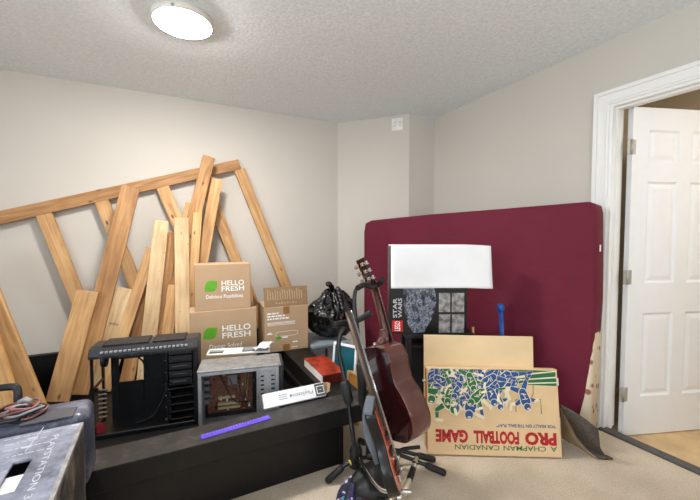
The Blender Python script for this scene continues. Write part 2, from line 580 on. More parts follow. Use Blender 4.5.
ZB = .10
plank('wooden_board', 'long board crossing in front of the frame rail, second from left of the pile', (131, 187, 3.33), (78, 395, 3.0), 14.0, M_pine_dark, k=3)
plank('wooden_board', 'short wide board left of the long one, lowest top in the pile', (88, 291, 3.2), (58, 400, 2.94), 15.2, M_pine, k=4.7)
plank('wooden_board', 'short pale board with grey stamp, behind the open black computer case', (124.5, 288, 3.22), (108, 345, 3.1), 12, M_pine_pale, k=1)
plank('wooden_board', 'narrow slanted board behind the pale stamped one, knot near its top', (152, 248, 3.34), (123, 335, 3.2), 9, M_pine, k=3)
plank('wooden_board', 'pale nail-marked board leaning slightly right with rough top', (161.5, 221, 3.25), (149.5, 334, 3.1), 12.2, M_pine_pale, k=4)
plank('wooden_board', 'dark orange board tucked between the two pale nail-marked boards', (172, 232, 3.35), (160, 335, 3.22), 9, M_pine_dark, k=1)
plank('wooden_board', 'pale nail-marked board standing straight upright', (181.5, 218, 3.24), (182.5, 331, 3.12), 12.2, M_pine_pale, k=4)
plank('wooden_board', 'short brown board between the slanted knotted one and the pale leaning one', (148, 285, 3.36), (137, 335, 3.3), 11, M_pine_dark, k=1)
plank('wooden_board', 'short orange board low behind and left of the upright pale one', (174, 285, 3.3), (167, 335, 3.2), 10, M_pine, k=3)
plank('wooden_board', 'narrow offcut peeking out above the upright pale board', (189, 203, 3.36), (178, 250, 3.33), 6, M_pine, k=0)
plank('wooden_board', 'tallest board of the pile, its top above the frame rail', (209, 157, 3.33), (182.5, 262, 3.2), 10.8, M_pine_dark, k=2)
plank('wooden_board', 'narrow orange board right of the upright pale board, behind the top carton', (197.5, 213, 3.27), (190, 320, 3.12), 8, M_pine, k=3)
plank('wooden_board', 'board farthest right of the pile, its top just under the rail', (217, 179, 3.33), (201, 268, 3.22), 10, M_pine, k=1)
plank('wooden_board', 'wide board slanting down right at the far left, above the black case', (-33, 250, 3.2), (29, 404, 2.86), 17, M_pine, group='boards at the far left edge', Y0=3.3, lean=.27)
plank('wooden_board', 'rough mottled board at the left photo edge behind the black handle', (-26, 300, 3.0), (3, 400, 2.7), 16, M_osb, group='boards at the far left edge', Y0=3.15, lean=.27)

# nailed stud frame: a rail with studs at right angles to it
pL, pR = at(0, 218, Y=3.42), at(239.5, 164.5, Y=3.42)
rd = (pR - pL).normalized()
pL2 = pL - rd * .75
down = V((rd.z, 0, -rd.x))
t = thing('stud_frame', 'big nailed wooden stud frame leaning askew on the back wall', 'wooden frame', Matrix.Translation((.6, 3.4, .1)))
Lr = (pR - pL2).length
MF = frame(pL2, V((0, -1, 0)).cross(rd), V((0, -1, 0)))
mb = board_mb(Lr, .092, .038)
mb.build('rail', M_pine_dark, t, MF)
for (a, c) in (((45.5, 217), (77, 296)), ((102.5, 203), (133.5, 280)), ((163, 188), (187, 245)), ((203, 178), (237, 263)), ((239, 169), (282, 277))):
    p, q = at(a[0], a[1], Y=3.415), at(c[0], c[1], Y=3.405)
    d = (q - p).normalized()
    # start just under the rail
    s_ = (p - pL2)
    off = s_.dot(down)
    p = p + d * ((.046 - off) / max(d.dot(down), .5))
    end = p + d * ((.37 - p.z) / d.z)
    x = V((0, -1, 0)).cross(d).normalized()
    mb = board_mb((end - p).length, .098, .038)
    mb.build('stud', M_pine, t, frame(p, x, d.cross(x)))

# ------------------------------------------------------------------ black bed frame
t = thing('bed_frame', 'low black bed frame with wide flat rails filled with stored things', 'bed frame', (0, 2.4, 0))
X0, X1, Y0, Y1, ZT = -1.15, .985, 1.642, 3.42, .32
XI = .79
def part(name, m, parent, *boxes, bev=.003, M=None):
    mb = MB()
    for a, b2 in boxes: mb.box(a, b2, bev, 1)
    return mb.build(name, m, parent, M)
part('front_rail', M_black_wood, t, ((X0, Y0, ZT - .095), (X1, Y0 + .165, ZT)))
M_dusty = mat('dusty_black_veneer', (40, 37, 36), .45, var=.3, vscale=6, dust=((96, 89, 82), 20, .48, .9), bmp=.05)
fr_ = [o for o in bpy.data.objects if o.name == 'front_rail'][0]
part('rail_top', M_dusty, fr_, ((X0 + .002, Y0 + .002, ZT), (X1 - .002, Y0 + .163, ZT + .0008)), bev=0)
part('front_panel', M_black_wood, t, ((X0, 1.676, .0), (XI + .005, 1.698, ZT - .094)))
part('corner_post', M_black_wood, t, ((XI, 1.668, 0), (XI + .025, 1.76, ZT - .094)))
part('side_rail', M_black_wood, t, ((XI, Y0 + .166, ZT - .095), (X1, Y1 - .001, ZT)), ((XI, Y0 + .17, .0), (XI + .022, Y1 - .001, ZT - .09)))
part('side_rail', M_black_wood, t, ((X0, Y0 + .166, ZT - .095), (X0 + .165, Y1 - .1, ZT)), ((X0 + .14, Y0 + .17, .0), (X0 + .164, Y1 - .1, ZT - .09)))
part('headboard', M_black_wood, t, ((X0, Y1 - .05, 0), (XI - .002, Y1, ZT + .02)))
part('slat_ledge', M_black_case, t, ((XI - .022, Y0 + .17, .19), (XI - .001, Y1 - .06, .215)))
part('base_panel', M_black_wood, t, ((X0 + .166, 1.70, ZB - .02), (XI - .001, Y1 - .055, ZB)))

# ------------------------------------------------------------------ open black computer tower
def flat_frame(px, py, Z, px2, py2, Z2):
    p, q = at(px, py, Z=Z), at(px2, py2, Z=Z2)
    x = V((q.x - p.x, q.y - p.y, 0))
    return p, x
p, x = flat_frame(89, 352, .6, 196, 342.2, .6)
W = x.length
M1 = frame((p.x, p.y, ZB + .001), x, V((-x.y, x.x, 0)))     # x along, y into the room, z up
t = thing('computer_tower', 'large gutted black computer tower with open side showing an empty bay', 'computer', M1)
Hh, Dp = .5, .21
part('bottom_panel', M_black_case, t, ((0, 0, 0), (W, Dp, .025)), M=M1)
# motherboard tray at the back with its cut-out
tx = [(0.06, .135), (.31, .395)]
part('motherboard_tray', M_black_case, t, ((.05, Dp - .03, .02), (.092, Dp - .022, Hh - .03)), ((.222, Dp - .03, .02), (W - .03, Dp - .022, Hh - .03)),
     ((.092, Dp - .03, .02), (.222, Dp - .022, .245)), ((.092, Dp - .03, .385), (.222, Dp - .022, Hh - .03)), M=M1)
rp = part('rear_panel', M_black_case, t, ((0, 0, .02), (.012, .022, Hh - .03)), ((0, Dp - .03, .02), (.012, Dp, Hh - .03)),
     ((0, .0, .02), (.012, Dp, .05)), ((0, 0, .27), (.012, Dp, .285)), ((0, 0, Hh - .06), (.012, Dp, Hh - .03)), M=M1)
for k in range(7):
    part('slot_cover', mat('slot_cover_steel', (182, 176, 166), .4, .4), t, ((.02, .05, .10 + k * .026), (.06, .062, .105 + k * .026)), M=M1, bev=.001)
mb = MB(); mb.cyl((.016, .15, .40), (.04, .15, .40), .04, seg=24); mb.mi = 1; mb.cyl((.03, .15, .40), (.045, .15, .40), .015)
mb.build('rear_fan', [M_black_plastic, M_black_dull], t, M1)
fb = part('front_bezel', M_black_plastic, t, ((W - .02, -.005, .0), (W + .012, Dp + .005, Hh - .02)), bev=.01, M=M1)
# drive bays
cage = part('drive_cage', M_black_case, t, ((W - .165, .006, .02), (W - .155, Dp - .03, Hh - .03)), ((W - .02, .006, .02), (W - .012, Dp - .03, Hh - .03)), ((W - .165, .006, .225), (W - .012, Dp - .04, .233)), M=M1)
for k in range(5):
    z = .25 + k * .046
    part('bay_cover', M_black_plastic, t, ((W - .15, .004, z), (W - .024, .05, z + .038)), ((W - .13, -.001, z + .012), (W - .05, .006, z + .026)), bev=.003, M=M1)
for k in range(4):
    z = .04 + k * .045
    part('drive_tray', M_black_dull, t, ((W - .155, .012, z), (W - .024, .12, z + .007)), ((W - .155, .01, z), (W - .143, .03, z + .035)), bev=.002, M=M1)
for k in range(6):
    part('screw', M_chrome, t, ((W - .172, .004, .05 + k * .07), (W - .165, .012, .058 + k * .07)), bev=.001, M=M1)
# rounded top with two vent grilles
mb = MB()
prof = [(-.005, Hh - .045), (-.005, Hh - .03), (.02, Hh + .005), (.05, Hh + .014), (Dp - .05, Hh + .014), (Dp - .02, Hh + .005), (Dp + .005, Hh - .03), (Dp + .005, Hh - .045)]
mb.prism([(y, z) for y, z in prof], -.008, W + .014, .006, M=Matrix(((0, 0, 1, 0), (1, 0, 0, 0), (0, 1, 0, 0), (0, 0, 0, 1))))
top = mb.build('top_cover', mat('satin_black', (38, 39, 42), .35, var=.15, dust=((120, 118, 116), 40, .55, .9)), t, M1)
part('vent_grille', M_mesh_black, top, ((.05, .035, Hh + .012), (.28, Dp - .03, Hh + .02)), bev=.006, M=M1)
part('vent_grille', M_mesh_black, top, ((.30, .035, Hh + .012), (W - .06, Dp - .03, Hh + .02)), bev=.006, M=M1)
mb = MB()
for k in range(20):
    xx = .05 + k * .0225
    mb.box((xx, -.004, Hh - .018), (xx + .014, .02, Hh - .008), .001, 1)
mb.build('top_slots', mat('grey_slot_trim', (150, 152, 156), .4), top, M1)
mb = MB(); mb.tube(spline([V((.37, .15, .30)), V((.36, .10, .2)), V((.33, .09, .12)), V((.28, .08, .05)), V((.2, .06, .035))]), .006)
mb.build('cable', M_black_dull, t, M1)
mb = MB(); mb.tube(spline([V((.215, .17, .45)), V((.20, .165, .40)), V((.225, .165, .36)), V((.24, .165, .30))]), .005)
mb.build('cable', M_black_dull, t, M1)
part('red_card', mat('dark_red_plastic', (150, 36, 44), .5), t, ((.02, .012, .026), (.06, .018, .085)), bev=.001, M=M1)
for (xx, zz) in ((.3, .4), (.33, .33), (.3, .25), (.36, .42), (.2, .22), (.34, .17), (.1, .2)):
    part('standoff', M_chrome, t, ((xx, Dp - .033, zz), (xx + .006, Dp - .028, zz + .006)), bev=.001, M=M1)

# ------------------------------------------------------------------ silver computer tower
p, x = flat_frame(197.5, 372, .478, 281, 364, .478)
W = x.length
M2 = frame((p.x, p.y, ZB + .001), x, V((-x.y, x.x, 0)))
Hh, Dp = .378, .2
M_silver = mat('dusty_grey_steel', (182, 184, 186), .45, .35, var=.06, dust=((150, 132, 112), 18, .5, .75))
t = thing('computer_tower', 'grey steel computer tower with open side and brown motherboard', 'computer', M2)
part('top_panel', mat('dirty_steel_top', (150, 150, 150), .5, .3, var=.08, dust=((112, 98, 82), 16, .45, .75)), t, ((-.004, -.004, Hh - .012), (W, Dp, Hh)), M=M2)
part('bottom_panel', M_silver, t, ((0, 0, 0), (W, Dp, .014)), M=M2)
part('rear_panel', M_silver, t, ((0, 0, .014), (.014, Dp, Hh - .012)), M=M2)
part('inner_panel', mat('dark_steel', (58, 58, 60), .5, .5), t, ((.014, Dp - .012, .014), (W - .02, Dp - .004, Hh - .012)), M=M2)
part('side_lip', M_silver, t, ((.0, -.003, .0), (.02, .008, Hh - .012)), ((.02, -.003, Hh - .03), (W - .14, .008, Hh - .012)), ((.02, -.003, .0), (W - .14, .008, .016)), M=M2)
bay = part('drive_bay', M_silver, t, ((W - .14, -.003, .0), (W - .13, Dp - .02, Hh - .012)), ((W - .13, .004, .014), (W - .03, .012, Hh - .03)), ((W - .03, -.003, 0), (W - .012, .012, Hh - .012)), ((W - .13, -.003, Hh - .032), (W - .03, .01, Hh - .012)), M=M2)
mb = MB()
for k in range(5):
    for xx in (W - .118, W - .058): mb.box((xx, .001, Hh - .06 - k * .026), (xx + .02, .0045, Hh - .068 - k * .026))
mb.box((W - .105, .001, .168), (W - .055, .0045, .182))
mb.build('bay_slots', M_black_plastic, bay, M2)
part('front_bezel', mat('dark_bezel', (44, 45, 48), .5), t, ((W - .012, -.002, 0), (W + .016, Dp + .002, Hh - .002)), bev=.006, M=M2)
bd = part('motherboard', mat('brown_circuit_board', (122, 80, 64), .5, var=.35, vscale=60), t, ((.03, Dp - .03, .05), (W - .165, Dp - .024, .345)), bev=.001, M=M2)
rnd = random.Random(3)
BX, BZ = W - .20, .26
cool = part('heatsink', M_steel, bd, ((.15, Dp - .07, .23), (.205, Dp - .031, .29)), bev=.002, M=M2)
mb = MB()
for k in range(4): mb.box((.225 + k * .013, Dp - .052, .19), (.232 + k * .013, Dp - .031, .33), .001, 1)
mb.build('memory_slot', mat('tan_plastic', (136, 104, 66), .5), bd, M2)
for (z, l) in ((.075, .13), (.1, .12), (.14, .1)):
    part('expansion_slot', mat('cream_slot', (206, 186, 140), .5), bd, ((.09, Dp - .05, z), (.09 + l, Dp - .031, z + .014)), bev=.001, M=M2)
for k in range(90):
    xx, zz, s_ = .04 + rnd.random() * BX, .06 + rnd.random() * BZ, .003 + rnd.random() * .008
    cm = rnd.choice((M_black_plastic, M_white_card, M_steel, MATS['tan_plastic'], mat('maroon_chip', (110, 50, 44), .5)))
    mb = MB(); mb.box((xx, Dp - .034 - s_ * 1.2, zz), (xx + s_, Dp - .031, zz + s_ * rnd.choice((1, 1, 1.8))), .0005, 1)
    mb.build('chip', cm, bd, M2)
for k in range(5):
    part('port', M_steel, bd, ((.016, Dp - .075, .13 + k * .04), (.045, Dp - .031, .155 + k * .04)), bev=.002, M=M2)
for k in range(4):
    mb = MB()
    q0 = V((.10 + k * .05, Dp - .06, .30)); q1 = V((W - .19, Dp - .08, .12 + k * .05))
    mb.tube(spline([q0, (q0 + q1) / 2 + V((0, -.03, -.06 - .02 * k)), q1]), .0035)
    mb.build('cable', [M_black_dull, mat('red_cable', (92, 38, 34), .5), M_black_dull, mat('tan_cable', (120, 96, 62), .5)][k], t, M2)

# things on the silver tower
ZS = ZB + .378
zt = ZS + .0015
def poly_on(pxs, Z): return [tuple(at(a, b2, Z=Z)[:2]) for a, b2 in pxs]
q = [at(206, 356.5, Z=zt), at(270, 352.5, Z=zt)]
xv = (q[1] - q[0]); LW = xv.length
MT = frame((q[0].x, q[0].y, zt), xv, V((-xv.y, xv.x, 0)))
t = thing('drive_bracket', 'white plastic frame with an open end lying on the grey computer', 'bracket', MT)
part('frame', mat('ivory_plastic', (232, 230, 224), .45), t, ((0, 0, 0), (LW, .012, .012)), ((0, .07, 0), (LW, .082, .02)), ((0, .012, 0), (.012, .07, .016)), ((LW - .012, .012, 0), (LW, .07, .016)), ((.1, .012, .001), (.215, .07, .016)), M=MT)
part('grey_insert', M_grey_plastic, t, ((.218, .014, .001), (LW - .016, .068, .026)), bev=.004, M=MT)
q = at(262, 350, Z=ZS + .03)
mb = MB()
MP = Matrix.Translation((q.x + .015, q.y + .03, ZS + .034)) @ Matrix.Rotation(R(8), 4, 'Z')
mb.grid(lambda u, v: V(((u - .5) * .13, (v - .5) * .07, .012 * math.sin(u * 9 + v * 3) + .03 * u)), 12, 6)
tag(mb.build('paper_packet', mat('pink_white_print', (238, 214, 212), .5, var=.5, vscale=40), None, MP, solid=.002), 'crumpled pink and white packet on the grey computer beside the cartons', 'packet')

# ------------------------------------------------------------------ cartons
def carton(name, label, p, xdir, w, d, h, group=None, m=M_brown_card):
    M = frame(p, xdir, V((-xdir.y, xdir.x, 0)))
    t = thing(name, label, 'cardboard box', M, group)
    mb = MB(); mb.box((0, 0, 0), (w, d, h), .004, 2)
    mb.build('body', m, t, M)
    return t, M, frame(M @ V((0, 0, 0)), xdir, UP)      # front-face frame: x right, y up, z to viewer


LW_ = .37
def leaf(cx, cy, r):
    pts = []
    for k in range(13):
        a = k / 12
        pts.append((a, LW_ * math.sin(math.pi * a) ** 1.05))
    for k in range(11, 0, -1):
        a = k / 12
        pts.append((a, -LW_ * math.sin(math.pi * a) ** 1.05))
    c, s_ = math.cos(R(38)), math.sin(R(38))
    return [(cx + r * 2 * ((x - .5) * c - y * s_), cy + r * 2 * ((x - .5) * s_ + y * c)) for x, y in pts]


YBX = 2.74
def fx(px, py, F): 
    """photo point on the front face F -> local (x, y)"""
    n = F.to_3x3() @ V((0, 0, 1)); o = F.to_translation()
    l = F.inverted() @ onp(px, py, o, n)
    return l.x, l.y
xd = V((1, -.05, 0)).normalized()
pl, pr = at(189.5, 312, Y=YBX), at(256.5, 308, Y=YBX - .02)
hL = (pl.z + pr.z) / 2 - ZB
t, M, F = carton('meal_kit_box', 'larger lower meal kit carton with green leaf logo, another carton on top', V((pl.x, pl.y, ZB)), xd, pr.x - pl.x, .21, hL, 'meal kit cartons')
def hf_print(t, F, leafc, leafr, lines, sub):
    mb = MB(); c = fx(*leafc, F); mb.prism(leaf(c[0], c[1], leafr), -.0002, .0008)
    mb.build('leaf_logo', M_green_ink, t, F)
    for nm, txt, a, b2, h, bold, mr in [('lettering', 'HELLO', *lines[0], .014, .0), ('lettering', 'FRESH', *lines[1], .014, .0), ('slogan', *sub, .008, R(1))]:
        q0, q1 = fx(*a, F), fx(*b2, F)
        text(nm, txt, t, F, (q0[0] + q1[0]) / 2, (q0[1] + q1[1]) / 2, q1[0] - q0[0], h, M_white_ink, bold, rot=math.atan2(q1[1] - q0[1], q1[0] - q0[0]) * .7)
hf_print(t, F, (210.3, 333.5), .062, (((222.3, 328.6), (250.5, 326), .044), ((222.3, 335.8), (250.5, 333), .044)), ('Dinner Solved', (209.5, 347.2), (242, 343.6), .036))
mb = MB(); mb.prism([(0, 0), (.10, 0), (.0, .09)], 0, .004, M=frame((pr.x - .02, pr.y + .035, ZB + hL), V((0.55, .84, 0)), UP) @ Matrix.Translation((-.0, 0, 0)))
mb.build('flap', M_card_dark, t)
ZU = ZB + hL + .001
pl, pr = at(195, 312, Y=YBX + .01), at(251, 312, Y=YBX - .01)
ptop = at(195, 265, Y=YBX + .01)
t, M, F = carton('meal_kit_box', 'smaller upper meal kit carton with green leaf, stacked on the larger one', V((pl.x, pl.y, ZU)), xd, pr.x - pl.x, .19, ptop.z - ZU, 'meal kit cartons')
hf_print(t, F, (211, 286.3), .056, (((221.5, 283.2), (244, 282), .038), ((221.5, 289), (244, 287.6), .038)), ('Delicious Possibilities', (206, 297), (243, 295.2), .028))
# third carton with its raised flap
ZR = ZT + .001
pl, pr = at(265, 350, Y=2.70), at(308.5, 350, Y=2.68)
hh = at(265, 308, Y=2.70).z - ZR
t, M, F = carton('meal_kit_box', 'tall carton with small white print and raised front flap, right of the stack', V((pl.x, pl.y, ZR)), xd, pr.x - pl.x, .3, hh, 'meal kit cartons')
w3 = pr.x - pl.x
fa = R(12)
FF = frame(F @ V((0.0, hh, -.004)), xd, V((-xd.y * math.sin(fa), xd.x * math.sin(fa), math.cos(fa))))
fh = .155
mb = MB(); mb.box((0, 0, -.002), (w3, fh, .002), .001, 1); fl = mb.build('flap', M_card_dark, t, FF)
mb = MB()
for k in range(15):
    x0 = .03 + k * (w3 - .06) / 15
    stroke(mb, [(x0, fh - .02 - (k % 3) * .008), (x0, .055)], .007, .0026)
for k in range(8): mb.box((.09 + k * .022, .022, .002), (.09 + k * .022 + .012, .034 - .004 * (k % 2), .0026))
mb.build('flap_print', mat('pale_tan_ink', (176, 146, 112), .7), fl, FF)
mb = MB()
for k, (y, a, c) in enumerate(((.86, .02, .10), (.80, .02, .16), (.74, .02, .18))):
    x = a
    while x < c * 1:
        l = .012 + rnd.random() * .022
        mb.box((x, y * hh - .006, 0), (min(x + l, c + .01), y * hh + .006, .0008)); x += l + .006
for y in (.655, .63, .60):
    mb.box((.02, y * hh - .0018, 0), (.24, y * hh + .0018, .0008))
mb.box((.015, .40 * hh, 0), (.06, .42 * hh, .0008)); mb.box((.025, .425 * hh, 0), (.05, .445 * hh, .0008))
ring = [(.10 + .14 * u, .44 * hh) for u in (0, .5, 1)] + [(.262, .42 * hh), (.262, .36 * hh), (.24, .34 * hh), (.10, .34 * hh), (.085, .36 * hh), (.085, .42 * hh), (.10, .44 * hh)]
stroke(mb, ring, .003, .0008)
mb.box((.135, .295 * hh, 0), (.18, .325 * hh, .0008)); mb.box((.22, .17 * hh, 0), (.26, .2 * hh, .0008)); mb.box((.21, .06 * hh, 0), (.26, .075 * hh, .0008))
mb.build('white_print', M_white_ink, t, F)
mb = MB(); mb.prism(ell(.105, .31 * hh, .022, .017), 0, .0008); mb.build('leaf_logo', M_green_ink, t, F)
mb = MB(); mb.box((.145, .83 * hh, 0), (.195, hh - .001, .0012)); mb.box((.14, .0, 0), (.195, .15 * hh, .0012)); mb.build('tape', M_tape, t, F)

# ------------------------------------------------------------------ on the front rail
q0, q1 = at(264.5, 411.5, Z=ZT + .001), at(326.5, 397.5, Z=ZT + .001)
xv = q1 - q0; LW = xv.length; xv.normalize()
yb = V((-xv.y, xv.x, 0))
tl = R(52)
FW = frame(q0 + UP * .013, xv, yb * math.cos(tl) + UP * math.sin(tl))
t = thing('game_carton', 'slim white printed carton propped on the black bed rail', 'box', Matrix.Translation(q0))
wh = .075
mb = MB(); mb.box((0, 0, -.022), (LW, wh, 0), .002, 1); mb.build('body', M_white_card, t, FW)
text('lettering', 'PlayStation', t, FW, LW * .60, wh * .5, LW * .38, wh * .34, mat('grey_ink', (120, 120, 126), .6), rot=math.pi)
mb = MB(); mb.box((LW * .83, .004, 0), (LW - .002, wh - .003, .0008)); bp = mb.build('dark_patch', mat('dark_grey_ink', (84, 82, 84), .6), t, FW)
mb = MB()
stroke(mb, [(LW * .86, .018), (LW * .975, .018), (LW * .975, wh - .018), (LW * .86, wh - .018), (LW * .86, .018)], .005, .0014)
mb.box((LW * .905, .036, 0), (LW * .93, wh - .036, .0013)); mb.build('patch_symbol', M_white_ink, bp, FW)
mb = MB()
for k in range(3): mb.box((LW * .24, .028 + k * .011, 0), (LW * .37, .031 + k * .011, .0008))
mb.box((LW * .42, .034, 0), (LW * .435, .046, .0008)); mb.build('small_print', MATS['grey_ink'], t, FW)
mb = MB(); mb.box((0, -.022, 0), (.032, .0, .0015)); mb.build('end_flap', M_brown_card, t, FW @ Matrix.Translation((LW, 0, -.001)) @ Matrix.Rotation(R(30), 4, 'Y') @ Matrix.Translation((0, wh, 0)) @ Matrix.Rotation(R(-20), 4, 'Z'))
mb = MB(); mb.prism([(0, .01), (.03, .022), (.045, wh - .012), (.03, wh - .002), (0, wh)], -.016, -.014); mb.build('end_flap', M_brown_card, t, FW @ Matrix.Translation((LW, 0, 0)))

q0, q1 = at(201.5, 439.5, Z=ZT + .001), at(271, 418.5, Z=ZT + .001)
xv = (q1 - q0); LW = xv.length; xv.normalize()
MR = frame((q0.x, q0.y, ZT + .0006), xv, V((-xv.y, xv.x, 0)))
mb = MB(); mb.box((0, -.004, 0), (LW, .034, .004), .001, 1)
t = tag(mb.build('ruler', mat('purple_acrylic', (96, 70, 210), .25, var=.1, coat=.3), None, MR), 'purple plastic ruler lying along the front rail of the bed frame', 'ruler')
mb = MB()
for k in range(1, 24): mb.box((k * LW / 24, .022 if k % 4 else .015, .0035), (k * LW / 24 + .0012, .031, .0044))
mb.build('tick_marks', mat('pale_violet_ink', (176, 164, 236), .5), t, MR)

# red book box on the side rail
q0, q1, q2 = at(304, 358.5, Z=.376), at(322.5, 375.5, Z=.376), at(347, 373, Z=.376)
xv = V((q2.x - q1.x, q2.y - q1.y, 0)); wv = xv.length; yv = q0 - q1; lv = yv.length
yv = V((yv.x, yv.y, 0)).normalized()
MK = frame((q1.x, q1.y, ZT + .001), V((yv.y, -yv.x, 0)), yv)
wv = min(wv, .17)
M_red = mat('glossy_orange_red', (158, 48, 22), .2, var=.45, vscale=14, coat=.5)
t = thing('book', 'thick glossy orange red book with white page edges on the side rail', 'book', MK)
part('pages', mat('page_white', (232, 228, 222), .7), t, ((0, .003, .003), (wv - .006, lv - .003, .051)), bev=.001, M=MK)
part('cover', M_red, t, ((-.001, 0, .051), (wv, lv, .055)), ((wv - .005, 0, .0), (wv, lv, .051)), ((0, 0, 0), (wv, lv, .003)), M=MK, bev=.0008)
part('end_panel', mat('dark_red_print', (92, 24, 16), .3, var=.7, vscale=50), t, ((.002, -.001, .004), (wv - .006, .003, .050)), M=MK, bev=.0005)

# ------------------------------------------------------------------ grey bin, rubbish bag, frames right of the bed
q = at(309.5, 346, Y=2.66)
MG = Matrix.Translation((1.012, 2.66, 0))
gz = q.z
t = thing('storage_bin', 'grey plastic bin behind the bed frame, carrying the black rubbish bag', 'bin', MG)
part('body', M_grey_plastic, t, ((.005, .005, 0), (.335, .36, gz - .03)), bev=.008, M=MG)
part('lid', mat('blue_grey_plastic', (140, 152, 160), .5), t, ((-.005, -.01, gz - .03), (.345, .37, gz)), bev=.006, M=MG)
part('handle_slot', M_black_dull, t, ((.12, -.002, gz - .11), (.14, .01, gz - .045)), M=MG)

bc = V((1.275, 2.83, gz + .185))
mb = MB(); n = bmesh.new(); bmesh.ops.create_icosphere(n, subdivisions=6, radius=1)
for v in n.verts:
    d = v.co.copy()
    az = math.atan2(d.y, d.x)
    z = d.z
    r = 1 + .10 * noise.noise(d * 1.7) + .05 * noise.noise(d * 4)
    gather = max(0, z) ** 1.2
    r += gather * (.085 * math.sin(az * 11 + 3 * noise.noise(d * 2)) + .05 * math.sin(az * 23 + z * 3))
    r += .07 * abs(noise.noise(V((d.x * 4, d.y * 4, d.z * 2.2)))) - .05 * abs(noise.noise(V((d.x * 8 + 3, d.y * 8, d.z * 4))))
    r += .03 * (1 - gather) * noise.noise(V((d.x * 9, d.y * 9, d.z * 3)))
    fl = max(-.86, z)
    v.co = V((d.x * r * .238, d.y * r * .19, (fl * r * .18 if z > -.86 else -.86 * .19) + (.05 * max(0, z - .8) / .2)))
    v.co.z = max(v.co.z, -.183)
mb.merge(n, Matrix.Translation(bc), True)
M_bag = mat('glossy_black_plastic_film', (10, 10, 11), .22, var=.2, bmp=.5, bscale=26, bdist=.02, spec=.6)
t = thing('rubbish_bag', 'knotted shiny black rubbish bag on the grey bin', 'bag', Matrix.Translation((bc.x, bc.y, gz)))
mb.build('sack', M_bag, t)
mb = MB(); k0 = bc + V((.02, 0, .2)); pts = [k0 + V((.0, 0, -.03)), k0 + V((-.01, 0, .02)), k0 + V((-.025, 0, .05)), k0 + V((-.06, -.01, .085)), k0 + V((-.085, 0, .08))]
mb.tube(spline(pts, 4), [.04, .035, .03, .027, .022, .02, .02, .024, .03, .034, .03, .034, .036, .03, .03, .026, .012], 10, flat=.7); mb.build('knot', M_bag, t)

def picture_frame(label, TL, TR, BLz, wid, m_pic, m_fr, lean=.12):
    p, q = TL, TR
    x = V((q.x - p.x, q.y - p.y, 0)); w = x.length; x.normalize()
    back = V((-x.y, x.x, 0))
    h = p.z / math.cos(lean)
    yv = back * math.sin(lean) + UP * math.cos(lean)
    bl = p - yv * (h - .003)
    M = frame(bl, x, yv)
    t = thing('picture_frame', label, 'picture frame', M, 'frames leaning beside the bed frame')
    mb = MB(); f = wid
    for a, b2 in (((0, 0, -.02), (f, h, 0)), ((w - f, 0, -.02), (w, h, 0)), ((f, 0, -.02), (w - f, f, 0)), ((f, h - f, -.02), (w - f, h, 0))): mb.box(a, b2, .002, 1)
    mb.build('frame', m_fr, t, M)
    mb = MB(); mb.box((f - .001, f - .001, -.018), (w - f + .001, h - f + .001, -.006)); mb.build('picture', m_pic, t, M)
    return t
M_teal = mat('teal_print', (30, 92, 104), .4, var=.1)
picture_frame('teal picture in a white frame leaning behind the guitar stand', at(333.5, 342, D=2.66), at(357, 344, D=2.54), 0, .018, M_teal, M_white_card)
picture_frame('plain wooden framed picture in front of the teal one, mostly hidden', at(347, 371, D=2.36), at(361, 371, D=2.30), 0, .02, mat('ochre_print', (190, 136, 64), .5), M_pine)

# ------------------------------------------------------------------ mattress
fr, flp = V((2.135, 1.30, 0)), V((1.69, 3.0, 0))
mx_ = (flp - fr); ML_ = mx_.length; mx_.normalize()
mn = V((-mx_.y, mx_.x, 0))
if mn.dot(TC) < 0: mn = -mn
lean = R(2.0)
my = UP * math.cos(lean) - mn * math.sin(lean)
# local frame seen from the room: x to the right in the photo (from left end to right end), y up
MM = frame(flp, -mx_, my)
def mloc(px, py):
    n = MM.to_3x3() @ V((0, 0, 1)); l = MM.inverted() @ onp(px, py, MM.to_translation(), n)
    return l.x, l.y
t = thing('mattress', 'big mattress with burgundy cover leaning upright on the right wall', 'mattress', Matrix.Translation(fr))
out_px = [(363, 440), (363, 320), (363, 232), (364.5, 223), (370, 220.2), (430, 214), (500, 208.5), (560, 203.5), (588, 201.2), (594, 203.5), (596, 211), (596, 250), (595.6, 300), (593.2, 338), (589.5, 370), (585, 398), (578, 425)]
outl = [mloc(*q) for q in out_px]
outl = [(x, max(y, .02)) for x, y in outl]
rightx = max(x for x, y in outl)
TH = .19
# front sheet as a puffed grid inside the outline, then wrapped round the sides
mb = MB()
mb.prism(outl, -TH, 0, .03, seg=4, smooth=True)
M_burg = mat('burgundy_fabric', (104, 30, 50), .75, var=.07, vscale=3, bmp=.25, bscale=9, bdist=.02, spec=.25)
sh = mb.build('fitted_cover', M_burg, t, MM)
core = [(outl[0][0] + .02, .0), (outl[0][0] + .02, mloc(363, 232)[1]), (mloc(430, 222)[0], mloc(430, 222)[1]), (rightx - .12, mloc(570, 214)[1]), (rightx - .03, 1.02), (rightx - .004, .93), (rightx - .004, .004)]
mb = MB(); mb.prism(core, -TH, -.012, .025, seg=3, smooth=True)
m, nt, b = nodes('floral_ticking')
vec = coords(nt)
vo = nt.nodes.new('ShaderNodeTexVoronoi'); vo.inputs['Scale'].default_value = 16
nt.links.new(vec, vo.inputs['Vector'])
c1 = ramp(nt, vo.outputs['Distance'], [(.22, s2l((166, 104, 84))), (.34, s2l((232, 216, 190)))])
nt.links.new(c1, b.inputs['Base Color']); b.inputs['Roughness'].default_value = .8
mb.build('ticking', m, t, MM)
q = mloc(596.5, 248)
mb = MB(); mb.box((rightx - .001, q[1] - .02, -.06), (rightx + .003, q[1] + .02, -.045)); mb.build('care_tag', M_white_card, sh, MM)

